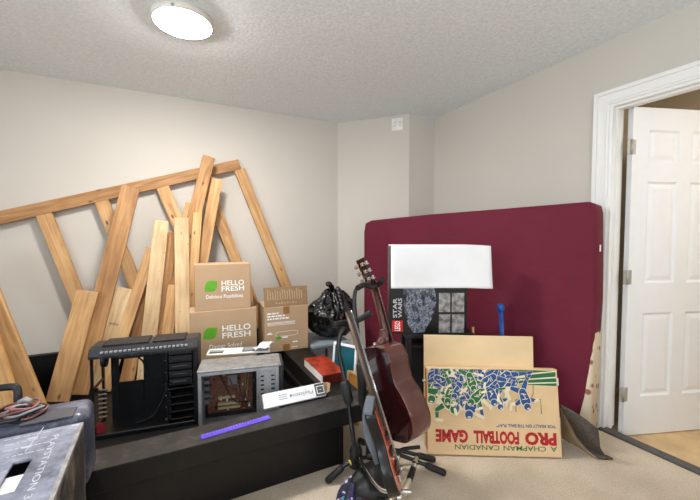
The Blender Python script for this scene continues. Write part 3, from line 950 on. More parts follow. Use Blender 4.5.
# ------------------------------------------------------------------ black stand and toy carton
D0 = 2.22
pl, pr = at(389.5, 334, D=D0), at(466.5, 334.5, D=D0 + .02)
xv = V((pr.x - pl.x, pr.y - pl.y, 0)); w = xv.length; xv.normalize()
bk = V((-xv.y, xv.x, 0))
if bk.dot(TC) > 0: bk = -bk
zb = pl.z
FL = frame(pl, xv, UP)
hb = .555
t = thing('toy_carton', 'tall black toy carton with space pictures and red logo, white sheet draped over it', 'box', FL)
mb = MB(); mb.box((0, 0, -.09), (w, hb, 0), .003, 1); mb.build('body', mat('black_gloss_card', (16, 16, 18), .3, var=.1), t, FL)
M_art = {}
m, nt, b = nodes('grey_space_art')
vec = coords(nt)
f = noise_tex(nt, 15, 3, coords(nt, 'Object', (1.7, 1, 1)), .62)
c1 = ramp(nt, f, [(.36, s2l((16, 18, 24))), (.43, s2l((90, 98, 116))), (.46, s2l((20, 22, 28))), (.5, s2l((170, 178, 194))), (.54, s2l((40, 44, 54))), (.58, s2l((140, 148, 166))), (.64, s2l((26, 28, 36)))])
nt.links.new(c1, b.inputs['Base Color']); b.inputs['Roughness'].default_value = .4
mb = MB()
art = [fx(a, c, FL) for a, c in ((403, 288), (434, 288), (437, 300), (432, 318), (424, 332), (414, 333), (408, 325), (404, 308))]
mb.prism(art, 0, .0008); mb.build('spaceship_art', m, t, FL)
mb = MB()
for a, c in (((439, 293), (450, 312)), ((452, 293), (464, 312)), ((439, 314.5), (450, 332.5)), ((452, 314.5), (464, 332.5))):
    q0, q1 = fx(*a, FL), fx(*c, FL); mb.prism([(q0[0], q0[1]), (q1[0], q0[1]), (q1[0], q1[1]), (q0[0], q1[1])], 0, .0008)
mb.build('inset_photos', mat('grey_brown_photo', (150, 146, 144), .4, var=.7, vscale=30), t, FL)
q0, q1 = fx(392.2, 320.5, FL), fx(402.6, 331.5, FL)
mb = MB(); mb.prism([(q0[0], q0[1]), (q1[0], q0[1]), (q1[0], q1[1]), (q0[0], q1[1])], 0, .0008)
lg = mb.build('red_logo', mat('logo_red', (214, 30, 36), .4), t, FL)
text('lettering', 'LEGO', lg, FL, (q0[0] + q1[0]) / 2, (q0[1] + q1[1]) / 2, abs(q1[1] - q0[1]) * .85, abs(q1[0] - q0[0]) * .55, M_white_ink, .03, rot=R(90), z=.0012)
for txt, pxx in (('STAR', 395), ('WARS', 400)):
    q0 = fx(pxx, 308, FL)
    text('lettering', txt, t, FL, q0[0], q0[1], .125, .026, mat('pale_grey_ink', (206, 206, 210), .5), .02, rot=R(90))
# the sheet: folded over the top of the carton, hanging in front and behind
t0 = FL
qs = [fx(a, c, FL) for a, c in ((390.5, 288), (491.5, 286.5), (489.5, 246), (391, 246))]
mb = MB()
x0, x1 = qs[0][0] - .0, qs[1][0]
ytop = hb + .004
prof = [(qs[0][1], .012), (qs[0][1] + .06, .009), (hb - .05, .008), (ytop - .004, .006), (ytop, -.006), (ytop, -.085), (ytop - .006, -.097), (hb - .08, -.100), (hb - .2, -.102)]
pp = spline([V((0, a, c)) for a, c in prof], 4)
def sheet(u, v):
    k = v * (len(pp) - 1); i = min(int(k), len(pp) - 2); c = pp[i].lerp(pp[i + 1], k - i)
    hang = 1 - min(1, max(0, (c.y - qs[0][1]) / (ytop - qs[0][1])))
    x = x0 + (x1 - x0) * u
    front = c.z > -.01
    out = (.004 * noise.noise(V((u * 3, v * 4, 0))) + .010 * hang * math.sin(u * 5 + .6)) if front else 0
    over = max(0, x - w) / max(x1 - w, .01)
    return V((x - .012 * (1 - hang) * (u > .99), c.y - .006 * over, c.z + abs(out) + (.0)))
mb.grid(sheet, 24, len(pp) - 1)
tag(mb.build('white_sheet', mat('white_foam_sheet', (244, 244, 246), .6, var=.015, bmp=.1, bscale=7, bdist=.02), None, FL, solid=.003), 'large white sheet folded over the top of the black toy carton', 'sheet')

# black stand under the carton
sx = w * .24
Ms = frame((pl.x, pl.y, 0), xv, bk)
t = thing('black_stand', 'black stand under the toy carton, mostly hidden behind the wood panel', 'stand', Ms)
part('top', M_black_plastic, t, ((sx - .02, -.005, zb - .03), (w + .05, .26, zb - .001)), M=Ms)
for a, c in ((sx, .02), (sx, .22), (w + .01, .02), (w + .01, .22)):
    part('leg', M_black_case, t, ((a, c, 0), (a + .03, c + .03, zb - .03)), M=Ms)
part('side_panel', M_black_dull, t, ((sx + .02, .06, .04), (w + .02, .2, zb - .08)), M=Ms)
part('crossbar', mat('dark_grey_metal', (70, 72, 76), .4, .6), t, ((sx + .03, .025, zb - .1), (w + .01, .035, zb - .085)), M=Ms)

# blue tube and wooden stick behind the panel
pt = at(500.5, 304, D=2.3); pb = V((pt.x + .0, pt.y - .06, .002))
t = thing('blue_tube', 'bright blue tube with wider cap standing against the burgundy mattress', 'tube', pb)
ax = (pt - pb)
mb = MB(); mb.tube([pb, pb + ax * .955], .0145, 14); mb.build('shaft', mat('blue_plastic', (22, 84, 166), .35, var=.2, vscale=20), t)
mb = MB(); mb.tube([pb + ax * .94, pb + ax * .95, pb + ax * .985, pb + ax], [.016, .023, .023, .019], 14); mb.build('cap', MATS['blue_plastic'], t)
pt = at(473, 327, D=2.3); pb = V((pt.x, pt.y - .03, .002))
mb = MB(); mb.tube([pb, pt], .008, 8)
tag(mb.build('wooden_stick', M_pine, None), 'thin wooden stick poking up behind the panel left of the blue tube', 'stick')

# ------------------------------------------------------------------ football game box and wood panel
gl, gr = at(428, 455.5, Z=.002), at(562.5, 459, Z=.002)
xv = V((gr.x - gl.x, gr.y - gl.y, 0)); w = xv.length; xv.normalize()
bk = V((-xv.y, xv.x, 0))
if bk.dot(TC) > 0: bk = -bk
ln = R(9)
FG = frame(gl + UP * .006, xv, UP * math.cos(ln) + bk * math.sin(ln))
hg = (fx(427.5, 367.5, FG)[1] + fx(556.5, 370, FG)[1]) / 2
tlx, trx = fx(424.5, 367.5, FG)[0], fx(557, 370, FG)[0]
t = thing('board_game_box', 'large upside down football board game box standing on the carpet', 'game box', FG)
mb = MB(); DG = .05
mb.prism([(0, 0), (w, 0), (trx, hg), (.0, hg)], -DG, 0, .004)
mb.build('body', mat('buff_card', (226, 194, 150), .7, var=.05, vscale=8), t, FG)
mb = MB(); mb.box((-.0012, .02, -DG + .005), (.0006, hg - .01, -.006)); sp = mb.build('side_print', mat('orange_red_print', (168, 82, 44), .6, var=.2), t, FG)
M_gg, M_gb, M_gw, M_gr = mat('print_green', (28, 108, 66), .6, var=.06), mat('print_blue', (30, 78, 138), .6, var=.06), mat('print_cream', (240, 226, 196), .6), mat('print_red', (176, 22, 32), .6)
def lab(txt, xl, xr, y0, y1, dy, m, bold):
    """a word of an upside down line whose left end spans y0..y1 in the photo and drops by dy over 121 px"""
    f = lambda x, y: fx(x, y + (x - 435.5) * dy / 121, FG)
    ym = (y0 + y1) / 2; a, c = f(xl, ym), f(xr, ym); u, v = f((xl + xr) / 2, y0), f((xl + xr) / 2, y1)
    text('lettering', txt, t, FG, (a[0] + c[0]) / 2, (a[1] + c[1]) / 2, c[0] - a[0], u[1] - v[1], m, bold, rot=math.pi + math.atan2(c[1] - a[1], c[0] - a[0]))
lab('PRO', 525, 556.5, 428.8, 441.8, 4.2, M_gr, .05)
lab('FOOTBALL', 473.5, 519, 428.8, 441.8, 4.2, M_gr, .05)
lab('GAME', 435.5, 468, 428.8, 441.8, 4.2, M_gr, .05)
lab('A', 550.5, 557, 443.7, 448.7, 3.2, M_gg, .008)
lab('CHAPMAN', 503.5, 546, 443.7, 448.7, 3.2, M_gg, .008)
lab('CANADIAN', 455, 499.5, 443.7, 448.7, 3.2, M_gg, .008)
lab('"FOR REALLY ON THE BALL PLAY"', 496.5, 556, 422.6, 426, 2.4, M_gb, .02)
# playing field stripes, goal posts and running players
mb = MB()
f2 = lambda *pts: [fx(a, c, FG) for a, c in pts]
mb.mi = 0
blob(mb, f2((510, 369.6), (555, 371), (556.5, 386), (520, 384.5)), .0007)
blob(mb, f2((432, 369), (512, 369.6), (512, 373), (432, 372.5)), .0007)
mb.mi = 2
blob(mb, f2((513, 374.5), (556, 370.8), (556, 371.8), (513, 376.6)), .0011)
blob(mb, f2((516, 379.5), (556.3, 376.6), (556.4, 378), (516, 380.8)), .0011)
blob(mb, f2((520, 383), (556.5, 382), (556.5, 383.2), (520, 384.2)), .0011)
mb.mi = 0
stroke(mb, f2((533, 385), (533, 394), (531, 399), (529, 400)), .004, .0009)
stroke(mb, f2((516, 412), (515.5, 400), (540.5, 399.5), (541.5, 414)), .004, .0009)
ZP = [.0012]
def cap(p, q, r0, r1, col):
    """a tapering limb with a cream outline"""
    p, q = V((p[0], p[1])), V((q[0], q[1]))
    ang = math.atan2(q.y - p.y, q.x - p.x)
    for grow, c in ((1.18, 2), (1, col)):
        pts = [(p.x + (r0 * grow) * math.cos(ang + R(d)), p.y + (r0 * grow) * math.sin(ang + R(d))) for d in range(90, 271, 30)]
        pts += [(q.x + (r1 * grow) * math.cos(ang + R(d)), q.y + (r1 * grow) * math.sin(ang + R(d))) for d in range(-90, 91, 30)]
        pts = [(max(.006, x), min(y, hg - .004)) for x, y in pts]
        mb.mi = c; ZP[0] += .000012
        blob(mb, pts, ZP[0])
def player(cx, cy, s, main, lean_, seed):
    """a running figure drawn upside down in photo pixels"""
    r = random.Random(seed + 40)
    c, sn = math.cos(lean_), math.sin(lean_)
    def P(x, y): return fx(cx + s * (x * c - y * sn), cy + s * (x * sn + y * c), FG)
    s *= 1.2; k = s * .0056
    j = lambda v: r.uniform(-v, v)
    hips, sh = P(-.1, -1.0), P(.2, 1.1)
    for sx_ in (-1, 1):
        kn = P(sx_ * 1.5 + j(.7), -2.5 + j(.6)); ft = P(sx_ * 2.3 + j(1.2), -3.9 + j(.7))
        cap(kn, ft, .42 * k, .24 * k, 2 if r.random() < .35 else main); cap(ft, (ft[0] + (.8 + j(.4)) * k * sx_, ft[1] + .2 * k), .3 * k, .2 * k, main)
        cap(hips, kn, .62 * k, .42 * k, main)
        e = P(sx_ * 1.9 + j(.4), .5 + j(.9)); h = P(sx_ * 2.3 + j(1), 1.9 + j(1))
        cap(e, h, .34 * k, .24 * k, 2 if r.random() < .3 else main); cap(P(sx_ * .9, .8), e, .46 * k, .34 * k, main)
        cap(h, P(sx_ * 2.4 + j(1), 2.3 + j(.8)), .26 * k, .2 * k, 2)
    cap(hips, sh, .75 * k, 1.0 * k, main)
    mb.mi = 2; ZP[0] += .00001
    for u in (.25, .5, .75):
        q = V(hips).lerp(V(sh), u); a_ = r.uniform(0, 3.1); d = V((math.cos(a_), math.sin(a_))) * .55 * k
        stroke(mb, [q - d, q + V((j(.2), j(.2))) * k, q + d], .16 * k, ZP[0])
    q = P(.3, 2.3); cap(q, P(.35, 2.45), .72 * k, .66 * k, main)
    q2 = P(.5, 2.8); mb.mi = 2; ZP[0] += .00001; blob(mb, ell(q2[0], q2[1], .34 * k, .26 * k, 10), ZP[0])
    mb.mi = main; ZP[0] += .00001; stroke(mb, [P(.1, 2.95), P(.9, 2.75)], .12 * k, ZP[0])
for i, a in enumerate(((437, 374, 4.2, 1, 1.3), (447, 373, 4.0, 1, -1.3), (457, 374, 4.2, 0, .2), (467, 373, 4.2, 1, 1.0), (477, 374, 4.2, 1, -.9), (488, 374, 4.2, 0, .6), (497, 374, 4.2, 1, 1.2), (507, 374, 4.0, 1, -.6),
                       (436, 387, 4.6, 0, .5), (446, 398, 5.0, 0, -.5), (452, 384, 4.4, 0, .9), (463, 383, 4.2, 1, -1.0), (473, 385, 4.6, 1, .6), (485, 388, 5.0, 0, -.7), (494, 385, 4.6, 0, .3), (471, 401, 4.8, 1, .3),
                       (481, 382, 4.0, 1, .2), (497, 398, 3.2, 1, -.2), (503, 378, 4.2, 1, .9), (440, 380, 3.4, 1, -.9), (450, 391, 3.6, 0, .4), (459, 388, 3.4, 1, .7), (467, 392, 3.6, 1, -.5), (478, 394, 3.8, 0, .9), (490, 392, 3.8, 1, -.2), (489, 379, 3.6, 1, 1.1), (470, 379, 3.4, 0, -.2), (523, 396, 3.9, 1, -.2))):
    player(*a, seed=i)
mb.build('artwork', [M_gg, M_gb, M_gw], t, FG)
mb = MB(); mb.box((trx - .002, hg - .09, -.02), (trx + .012, hg - .05, -.015)); mb.build('corner_tab', M_white_card, t, FG)

# panel behind the box
pl_, pr_ = at(424, 335.5, D=2.1), at(533, 336, D=2.06)
xv2 = V((pr_.x - pl_.x, pr_.y - pl_.y, 0)); w2 = xv2.length; xv2.normalize()
bk2 = V((-xv2.y, xv2.x, 0))
if bk2.dot(TC) > 0: bk2 = -bk2
l2 = R(5)
y2 = UP * math.cos(l2) + bk2 * math.sin(l2)
h2 = pl_.z / math.cos(l2)
FP = frame(pl_ - y2 * (h2 - .003), xv2, y2)
mb = MB(); mb.box((0, 0, -.016), (w2, h2, 0), .001, 1)
tag(mb.build('wood_panel', mat('pale_birch', (232, 204, 160), .6, var=.08, vscale=4), None, FP), 'plain pale wood panel standing behind the football game box', 'panel')

# folded grey mat by the door
def loft(rows):
    rows = [[at(x, y, Z=z) for x, y, z in rw] for rw in rows]
    def cr(ps, t_):
        s_ = spline(ps, 6); k_ = t_ * (len(s_) - 1); i_ = min(int(k_), len(s_) - 2); return s_[i_].lerp(s_[i_ + 1], k_ - i_)
    return lambda u, v: cr([cr(rw, u) for rw in rows], v)
t = thing('floor_mat', 'dark grey woven mat with tan backing folded up beside the door threshold', 'mat', at(590, 445, Z=0))
mb = MB()
mb.grid(loft([[(560.5, 405, .28), (572, 411, .27), (585, 419, .24), (598, 429, .19)],
              [(565, 414, .22), (577, 424, .19), (590, 437, .14), (600, 447, .08)],
              [(571, 425, .125), (582, 440, .07), (593, 449, .035), (604, 454, .018)],
              [(575, 433, .085), (587, 450, .035), (600, 458, .012), (613, 459, .010)]]), 16, 16)
mb.build('woven_face', mat('grey_woven_mat', (92, 85, 78), .95, var=.3, vscale=90, bmp=.8, bscale=160, bdist=.006, spec=.1), t, solid=.010)
mb = MB()
mb.grid(loft([[(560.5, 408, .245), (564, 413, .215), (568, 420, .17)], [(561, 422, .115), (568, 427, .115), (576, 434, .08)],
              [(561.5, 434, .035), (573, 441, .035), (588, 451, .032)], [(562, 438, .008), (578, 447, .008), (599, 459.5, .010)]]), 12, 12)
mb.build('backing', mat('tan_backing', (150, 128, 100), .9, var=.15, vscale=20), t, solid=.006)

# ------------------------------------------------------------------ left foreground: printed box, padded case, cables
c0, c1, c2 = at(83.5, 422, Z=.6), at(53, 500, Z=.6), at(0, 432.5, Z=.6)
yv = V((c0.x - c1.x, c0.y - c1.y, 0)).normalized()
xv = V((yv.y, -yv.x, 0))
BL, BD, BH = .62, .5, .6
FB = frame((c0.x - xv.x * BL - yv.x * BD, c0.y - xv.y * BL - yv.y * BD, 0), xv, yv)
FT = FB @ Matrix.Translation((0, 0, BH))
M_psbox = mat('scuffed_print_painted_sheen', (94, 97, 114), .4, var=.4, vscale=5, dust=((172, 175, 190), 9, .38, .72), bmp=.12, bscale=14, bdist=.02)  # scuffed black print; the bluish window sheen is put into the colour
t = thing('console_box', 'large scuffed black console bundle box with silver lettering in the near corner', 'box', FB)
hx, hy = fx(15, 474, FT)
HX0, HX1, HY0, HY1 = hx - .021, hx + .021, hy - .085, hy + .065
mb = MB()
# walls and a lid with the hand hole left open
for a, b2 in (((0, 0, 0), (.006, BD, BH)), ((BL - .006, 0, 0), (BL, BD, BH)), ((.006, 0, 0), (BL - .006, .006, BH)), ((.006, BD - .006, 0), (BL - .006, BD, BH)), ((.006, .006, 0), (BL - .006, BD - .006, .006)),
              ((.006, .006, BH - .006), (HX0, BD - .006, BH)), ((HX1, .006, BH - .006), (BL - .006, BD - .006, BH)), ((HX0, .006, BH - .006), (HX1, HY0, BH)), ((HX0, HY1, BH - .006), (HX1, BD - .006, BH))):
    mb.box(a, b2, .0)
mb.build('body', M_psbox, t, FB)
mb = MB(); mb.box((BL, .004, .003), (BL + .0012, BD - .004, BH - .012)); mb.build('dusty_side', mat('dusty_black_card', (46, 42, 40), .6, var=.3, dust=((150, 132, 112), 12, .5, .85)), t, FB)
mb = MB(); mb.box((HX0 - .03, HY0 - .05, BH - .06), (HX1 + .03, HY1 - .03, BH - .02), .01, 3)
mb.build('paper_filling', M_white_card, t, FB)
mb = MB(); mb.box((BL - .010, .002, BH - .002), (BL + .0015, BD - .002, BH + .0012), .001, 1); mb.build('worn_edge', mat('worn_card_edge', (150, 146, 142), .7, var=.3, vscale=40), t, FB)
p0, p1 = fx(56, 435, FT), fx(27, 499, FT)
ang = math.atan2(p1[1] - p0[1], p1[0] - p0[0])
text('lettering', 'PLAYSTATION 3', t, FT, (p0[0] + p1[0]) / 2, (p0[1] + p1[1]) / 2, math.hypot(p1[0] - p0[0], p1[1] - p0[1]), .016, mat('silver_ink', (200, 203, 212), .4), .0, rot=ang)
mb = MB()
rr = random.Random(5)
for k, (a, c) in enumerate(((4, 441), (5, 446), (3, 452), (6, 458))):
    q0 = fx(a, c, FT); x = q0[0]
    while x < q0[0] + .10:
        l = .006 + rr.random() * .016; mb.box((x, q0[1], 0), (x + l, q0[1] + .0025, .0006), M=None); x += l + .005
q0, q1 = fx(25, 452, FT), fx(44, 427, FT)
stroke(mb, [q0, q1], .0022, .0007)
for (a, c) in ((27, 447), (76, 425), (33, 438)):
    q0 = fx(a, c, FT); mb.box((q0[0] - .012, q0[1] - .004, 0), (q0[0] + .012, q0[1] + .004, .0008))
mb.build('small_print', MATS['silver_ink'], t, FT)
rear_y = max(c0.y, c2.y) + .012

M_case = mat('scuffed_vinyl_painted_sheen', (64, 67, 82), .34, var=.35, vscale=8, dust=((150, 153, 170), 12, .48, .85), bmp=.15, bscale=40)  # black vinyl with scuffs, lightened to paint in a bluish reflection
cx1 = at(88, 430, Z=.5).x + .0
t = thing('padded_case', 'black rounded padded case with handle resting on the near bed rail corner', 'case', (-.6, 1.65, ZT))
mb = MB()
y0, y1 = rear_y + .006, at(66, 400.5, Z=.6).y + .01
xr_ = at(90, 412, Z=.58).x
mb.box((xr_ - .75, y0, ZT + .001), (xr_, y1, .6), .035, 5, smooth=True)
mb.build('shell', M_case, t)
q = at(50, 417, Z=.6)
mb = MB(); mb.box((q.x - .075, q.y - .03, .597), (q.x + .07, q.y + .045, .6035), .003); mb.build('patch', mat('grey_rubber_patch', (78, 76, 80), .5), t)
mb = MB()
D = 1.36
hp = [at(-30, 391, D=D + .03), at(-8, 389, D=D + .03), at(8, 387, D=D + .02), at(15, 387, D=D + .02), at(17.5, 390, D=D + .02), at(18, 398, D=D + .01), at(18, 414, D=D + .01)]
mb.tube(spline(hp, 5), .0135, 12); mb.build('handle', M_black_dull, t)
# coil of thin cables
qc = at(22, 414, Z=.612)
t = thing('cable_coil', 'tangled coil of black, pinkish and grey cables on the padded case', 'cable', qc)
for k, (r, dx_, dy_, z, mm) in enumerate(((.062, 0, 0, .004, M_black_dull), (.058, .008, .004, .012, mat('pink_cable', (140, 92, 92), .4)), (.065, -.008, .006, .02, M_black_dull), (.05, .01, -.004, .026, mat('light_cable', (150, 146, 150), .4)),
                                    (.056, -.02, -.002, .03, mat('brown_cable', (104, 56, 52), .4)), (.07, -.05, -.01, .012, M_black_dull), (.044, .0, .01, .036, MATS['pink_cable']))):
    mb = MB()
    pts = [qc + V((dx_ + r * math.cos(a) * (1 + .08 * math.sin(3 * a + k)), dy_ + r * .8 * math.sin(a), z - .010 + .006 * math.sin(2 * a + k))) for a in [2 * math.pi * i / 28 for i in range(29)]]
    mb.tube(pts, .0042, 8, caps=False); mb.build('loop', mm, t)
mb = MB(); q = qc + V((.0, .0, .038)); mb.tube([q + V((-.012, .02, 0)), q + V((.012, .0, .012)), q + V((.03, -.01, .006))], [.007, .009, .006], 10); mb.build('plug', MATS['light_cable'], t)

# ------------------------------------------------------------------ guitars
def orient(bot, top, n):
    y = (top - bot); L = y.length; y.normalize()
    n = (n - y * n.dot(y)).normalized()
    x = y.cross(n)
    return Matrix(((x.x, y.x, n.x, bot.x), (x.y, y.y, n.y, bot.y), (x.z, y.z, n.z, bot.z), (0, 0, 0, 1))), L

def mirror_outline(half):
    s = spline([V((x, y, 0)) for x, y in half], 6)
    return [(p.x, p.y) for p in s] + [(-p.x, p.y) for p in reversed(s[1:-1])]

a = R(31)
GA, LA = orient(at(413, 432, D=1.73), at(366, 257, D=1.88), RT * math.cos(a) - TC * math.sin(a))
k = LA / 1.02
M_mah = mat('mahogany_gloss', (88, 46, 38), .22, var=.25, vscale=8, coat=.5)
M_wine = mat('dark_wine_lacquer', (48, 12, 18), .2, var=.15, coat=.6)
M_rosew = mat('rosewood', (52, 30, 26), .45, var=.3, vscale=30)
t = thing('acoustic_guitar', 'dark red acoustic guitar seen from its side in the far stand', 'guitar', GA)
half = [(0, 0), (.1 * k, .008 * k), (.17 * k, .06 * k), (.195 * k, .14 * k), (.17 * k, .24 * k), (.132 * k, .31 * k), (.134 * k, .38 * k), (.142 * k, .43 * k), (.12 * k, .485 * k), (.06 * k, .505 * k), (0, .507 * k)]
ol = mirror_outline(half)
mb = MB(); mb.prism(ol, -.112, -.002, .004, smooth=True); mb.build('body', M_mah, t, GA)
mb = MB(); mb.prism([(x * .994, y * .994 + .0015) for x, y in ol], -.1145, -.1115, .0015); mb.build('back_panel', M_wine, t, GA)
mb = MB(); mb.prism([(x * .992, y * .992 + .002) for x, y in ol], -.002, .002, .0015); tp = mb.build('soundboard', M_wine, t, GA)
mb = MB(); mb.prism(ell(0, .36 * k, .05 * k, .05 * k, 28), .0015, .003); mb.build('sound_hole', M_black_dull, tp, GA)
mb = MB(); mb.box((-.08 * k, .15 * k, .002), (.08 * k, .175 * k, .011), .003); mb.build('bridge', M_rosew, t, GA)
mb = MB(); mb.prism([(-.028, .37 * k), (.028, .37 * k), (.022, .83 * k), (-.022, .83 * k)], .002, .009); mb.build('fretboard', M_rosew, t, GA)
mb = MB()
mb.tube([(0, .47 * k, -.03), (0, .54 * k, -.012), (0, .6 * k, -.006), (0, .84 * k, -.004)], [.026, .023, .021, .018], 14, flat=.75, up=(1, 0, 0))
mb.tube(spline([V((0, .50 * k, -.085)), V((0, .515 * k, -.05)), V((0, .54 * k, -.02)), V((0, .58 * k, -.008))], 4), [.016] * 4 + [.022] * 4 + [.025] * 5, 12); mb.build('neck', M_mah, t, GA)
mb = MB(); mb.cyl((0, .505 * k, -.085), (0, .525 * k, -.09), .007, seg=12); mb.build('strap_button', M_chrome, t, GA)
mb = MB(); mb.prism([(-.024, .83 * k), (.024, .83 * k), (.038, .87 * k), (.034, 1.02 * k), (-.034, 1.02 * k), (-.038, .87 * k)], -.014, .002, .002, M=Matrix.Translation((0, .83 * k, 0)) @ Matrix.Rotation(R(-12), 4, 'X') @ Matrix.Translation((0, -.83 * k, 0))); hd = mb.build('headstock', M_wine, t, GA)
for sx_ in (-1, 1):
    for j in range(3):
        yy = (.885 + .045 * j) * k; zz = -.008 - (yy - .83 * k) * .21
        mb = MB(); mb.cyl((sx_ * .034, yy, zz - .012), (sx_ * .054, yy, zz - .012), .005, seg=10); mb.box((sx_ * .056 - .008, yy - .011, zz - .018), (sx_ * .056 + .008, yy + .011, zz - .006), .004)
        mb.mi = 0; mb.cyl((sx_ * .02, yy, zz + .004), (sx_ * .02, yy, zz + .026), .005, seg=10)
        mb.box((sx_ * .012 + min(0, sx_) * .02, yy - .009, zz - .022), (sx_ * .012 + max(0, sx_) * .02, yy + .009, zz - .01), .002)
        mb.build('tuner', M_chrome, hd, GA)
for j in range(6):
    xx = (-.5 + j / 5) * .036
    mb = MB(); mb.tube([(xx * 1.4, .162 * k, .013), (xx, .83 * k, .012), (xx * 1.1, .9 * k, .002)], .0008, 5); mb.build('string', M_chrome, t, GA)

a = R(9)
GE, LE = orient(at(402, 489, D=1.46), at(341, 286, D=1.66), RT * math.cos(a) + TC * math.sin(a))
k = LE / 1.0
t = thing('electric_guitar', 'black electric guitar with red orange face seen edge on in the near stand', 'guitar', GE)
pts = [(0, 0), (.1, .01), (.155, .07), (.16, .14), (.125, .22), (.125, .27), (.15, .33), (.155, .40), (.13, .43), (.10, .40), (.06, .35), (.03, .335), (-.03, .335), (-.06, .345), (-.09, .37), (-.125, .39), (-.145, .36), (-.13, .30), (-.115, .25), (-.12, .2), (-.155, .13), (-.15, .06), (-.1, .01)]
ol = spline([V((x * k * .88, y * k, 0)) for x, y in pts] + [V((0, 0, 0))], 4)[:-1]
ol = [(p.x, p.y) for p in ol]
mb = MB(); mb.prism(ol, -.046, 0, .008, seg=3, smooth=True); mb.build('body', mat('gloss_black_lacquer', (12, 12, 14), .35, var=.1, coat=.1, spec=.35), t, GE)
m, nt, b = nodes('red_orange_burst')
vec = coords(nt, scale=(1, 1, 1))
sx_ = nt.nodes.new('ShaderNodeTexNoise'); sx_.inputs['Scale'].default_value = 6; nt.links.new(vec, sx_.inputs['Vector'])
c1 = ramp(nt, sx_.outputs['Fac'], [(.35, s2l((190, 52, 36))), (.65, s2l((226, 128, 84)))])
nt.links.new(c1, b.inputs['Base Color']); b.inputs['Roughness'].default_value = .25; b.inputs['Coat Weight'].default_value = .5
mb = MB(); mb.prism([(x * .93, .012 + y * .95) for x, y in ol], -.001, .002, .001); mb.build('top_face', m, t, GE)
for yy in (.10, .17, .24):
    mb = MB(); mb.box((-.04, yy * k - .012, .002), (.04, yy * k + .012, .01), .003); mb.build('pickup', M_black_plastic, t, GE)
mb = MB(); mb.box((-.04, .045 * k, .002), (.04, .075 * k, .014), .003); mb.build('bridge', M_chrome, t, GE)
for j, yy in enumerate((.05, .10)):
    mb = MB(); mb.cyl((.085, yy * k, .002), (.085, yy * k, .018), .011, seg=16); mb.build('control_knob', M_chrome, t, GE)
mb = MB(); mb.prism([(-.028, .29 * k), (.028, .29 * k), (.021, .86 * k), (-.021, .86 * k)], .004, .012, .002); mb.build('fretboard', M_rosew, t, GE)
mb = MB(); mb.prism([(-.028, .27 * k), (.028, .27 * k), (.021, .865 * k), (-.021, .865 * k)], -.016, .0045, .006, smooth=True); mb.build('neck', mat('maple', (96, 78, 62), .4, var=.1), t, GE)
mb = MB(); mb.prism([(-.021, .86 * k), (.021, .86 * k), (.036, .9 * k), (.052, 1.0 * k), (.02, 1.01 * k), (-.03, .9 * k)], -.012, .003, .002, M=Matrix.Translation((0, .86 * k, 0)) @ Matrix.Rotation(R(-8), 4, 'X') @ Matrix.Translation((0, -.86 * k, 0))); hd = mb.build('headstock', MATS['gloss_black_lacquer'], t, GE)
for j in range(6):
    mb = MB(); yy = (.885 + .02 * j) * k; zz = -.016; xx = -.026 + j * .006
    mb.cyl((xx - .0, yy, zz), (xx - .022, yy, zz), .004, seg=8); mb.box((xx - .032, yy - .006, zz - .004), (xx - .02, yy + .006, zz + .004), .002)
    mb.build('tuner', mat('smoked_chrome', (90, 90, 94), .3, 1.), hd, GE)
for j in range(6):
    xx = (-.5 + j / 5) * .038
    mb = MB(); mb.tube([(xx * 1.3, .06 * k, .018), (xx, .86 * k, .014)], .0008, 5); mb.build('string', M_chrome, t, GE)
mb = MB()
sp_ = spline([GE @ V((-.12, .38 * k, -.03)), at(371, 396, D=1.50), at(367, 415, D=1.47), at(369, 436, D=1.45), at(375, 452, D=1.45), at(379, 463, D=1.46)], 6)
mb.tube(sp_, .019, 10, flat=.14); mb.build('strap', mat('grey_webbing', (92, 96, 104), .7, var=.2), t)

# ------------------------------------------------------------------ guitar stands
def gstand(label, tubepts, sleeve, yoke, hub, legs, bands):
    t = thing('guitar_stand', label, 'guitar stand', Matrix.Translation((hub.x, hub.y, 0)), 'black guitar stands')
    mb = MB(); mb.tube([hub + V((0, 0, -.035)), hub + V((0, 0, .05)), hub + V((0, 0, .075))], [.034, .032, .02], 16); mb.build('hub', M_black_plastic, t)
    mb = MB(); mb.tube(spline(tubepts, 6), .0105, 12); mb.build('pole', mat('black_powder_coat', (26, 26, 28), .35, var=.15), t)
    mb = MB(); mb.tube([sleeve[0], sleeve[0].lerp(sleeve[1], .1), sleeve[0].lerp(sleeve[1], .9), sleeve[1]], [.016, .023, .023, .016], 14); mb.build('grip_sleeve', M_black_dull, t)
    y = thing_part('neck_yoke', t, yoke)
    for l in legs:
        mb = MB(); mb.tube(spline(l, 4), .0105, 10); lg = mb.build('leg', MATS['black_powder_coat'], t)
        d = (l[-1] - l[-2]).normalized()
        mb = MB(); mb.tube([l[-1] - d * .075, l[-1] - d * .055, l[-1] + d * .02, l[-1] + d * .03], [.013, .017, .017, .011], 12); mb.build('rubber_foot', M_black_dull, lg)
    for p, q in bands:
        mb = MB(); mb.cyl(p, q, .0165, seg=14); mb.build('yellow_band', mat('yellow_tape', (226, 200, 40), .5), t)
    return t

def thing_part(name, t, pts):
    mb = MB(); mb.tube(spline(pts, 6), .0145, 12); return mb.build(name, M_black_dull, t)

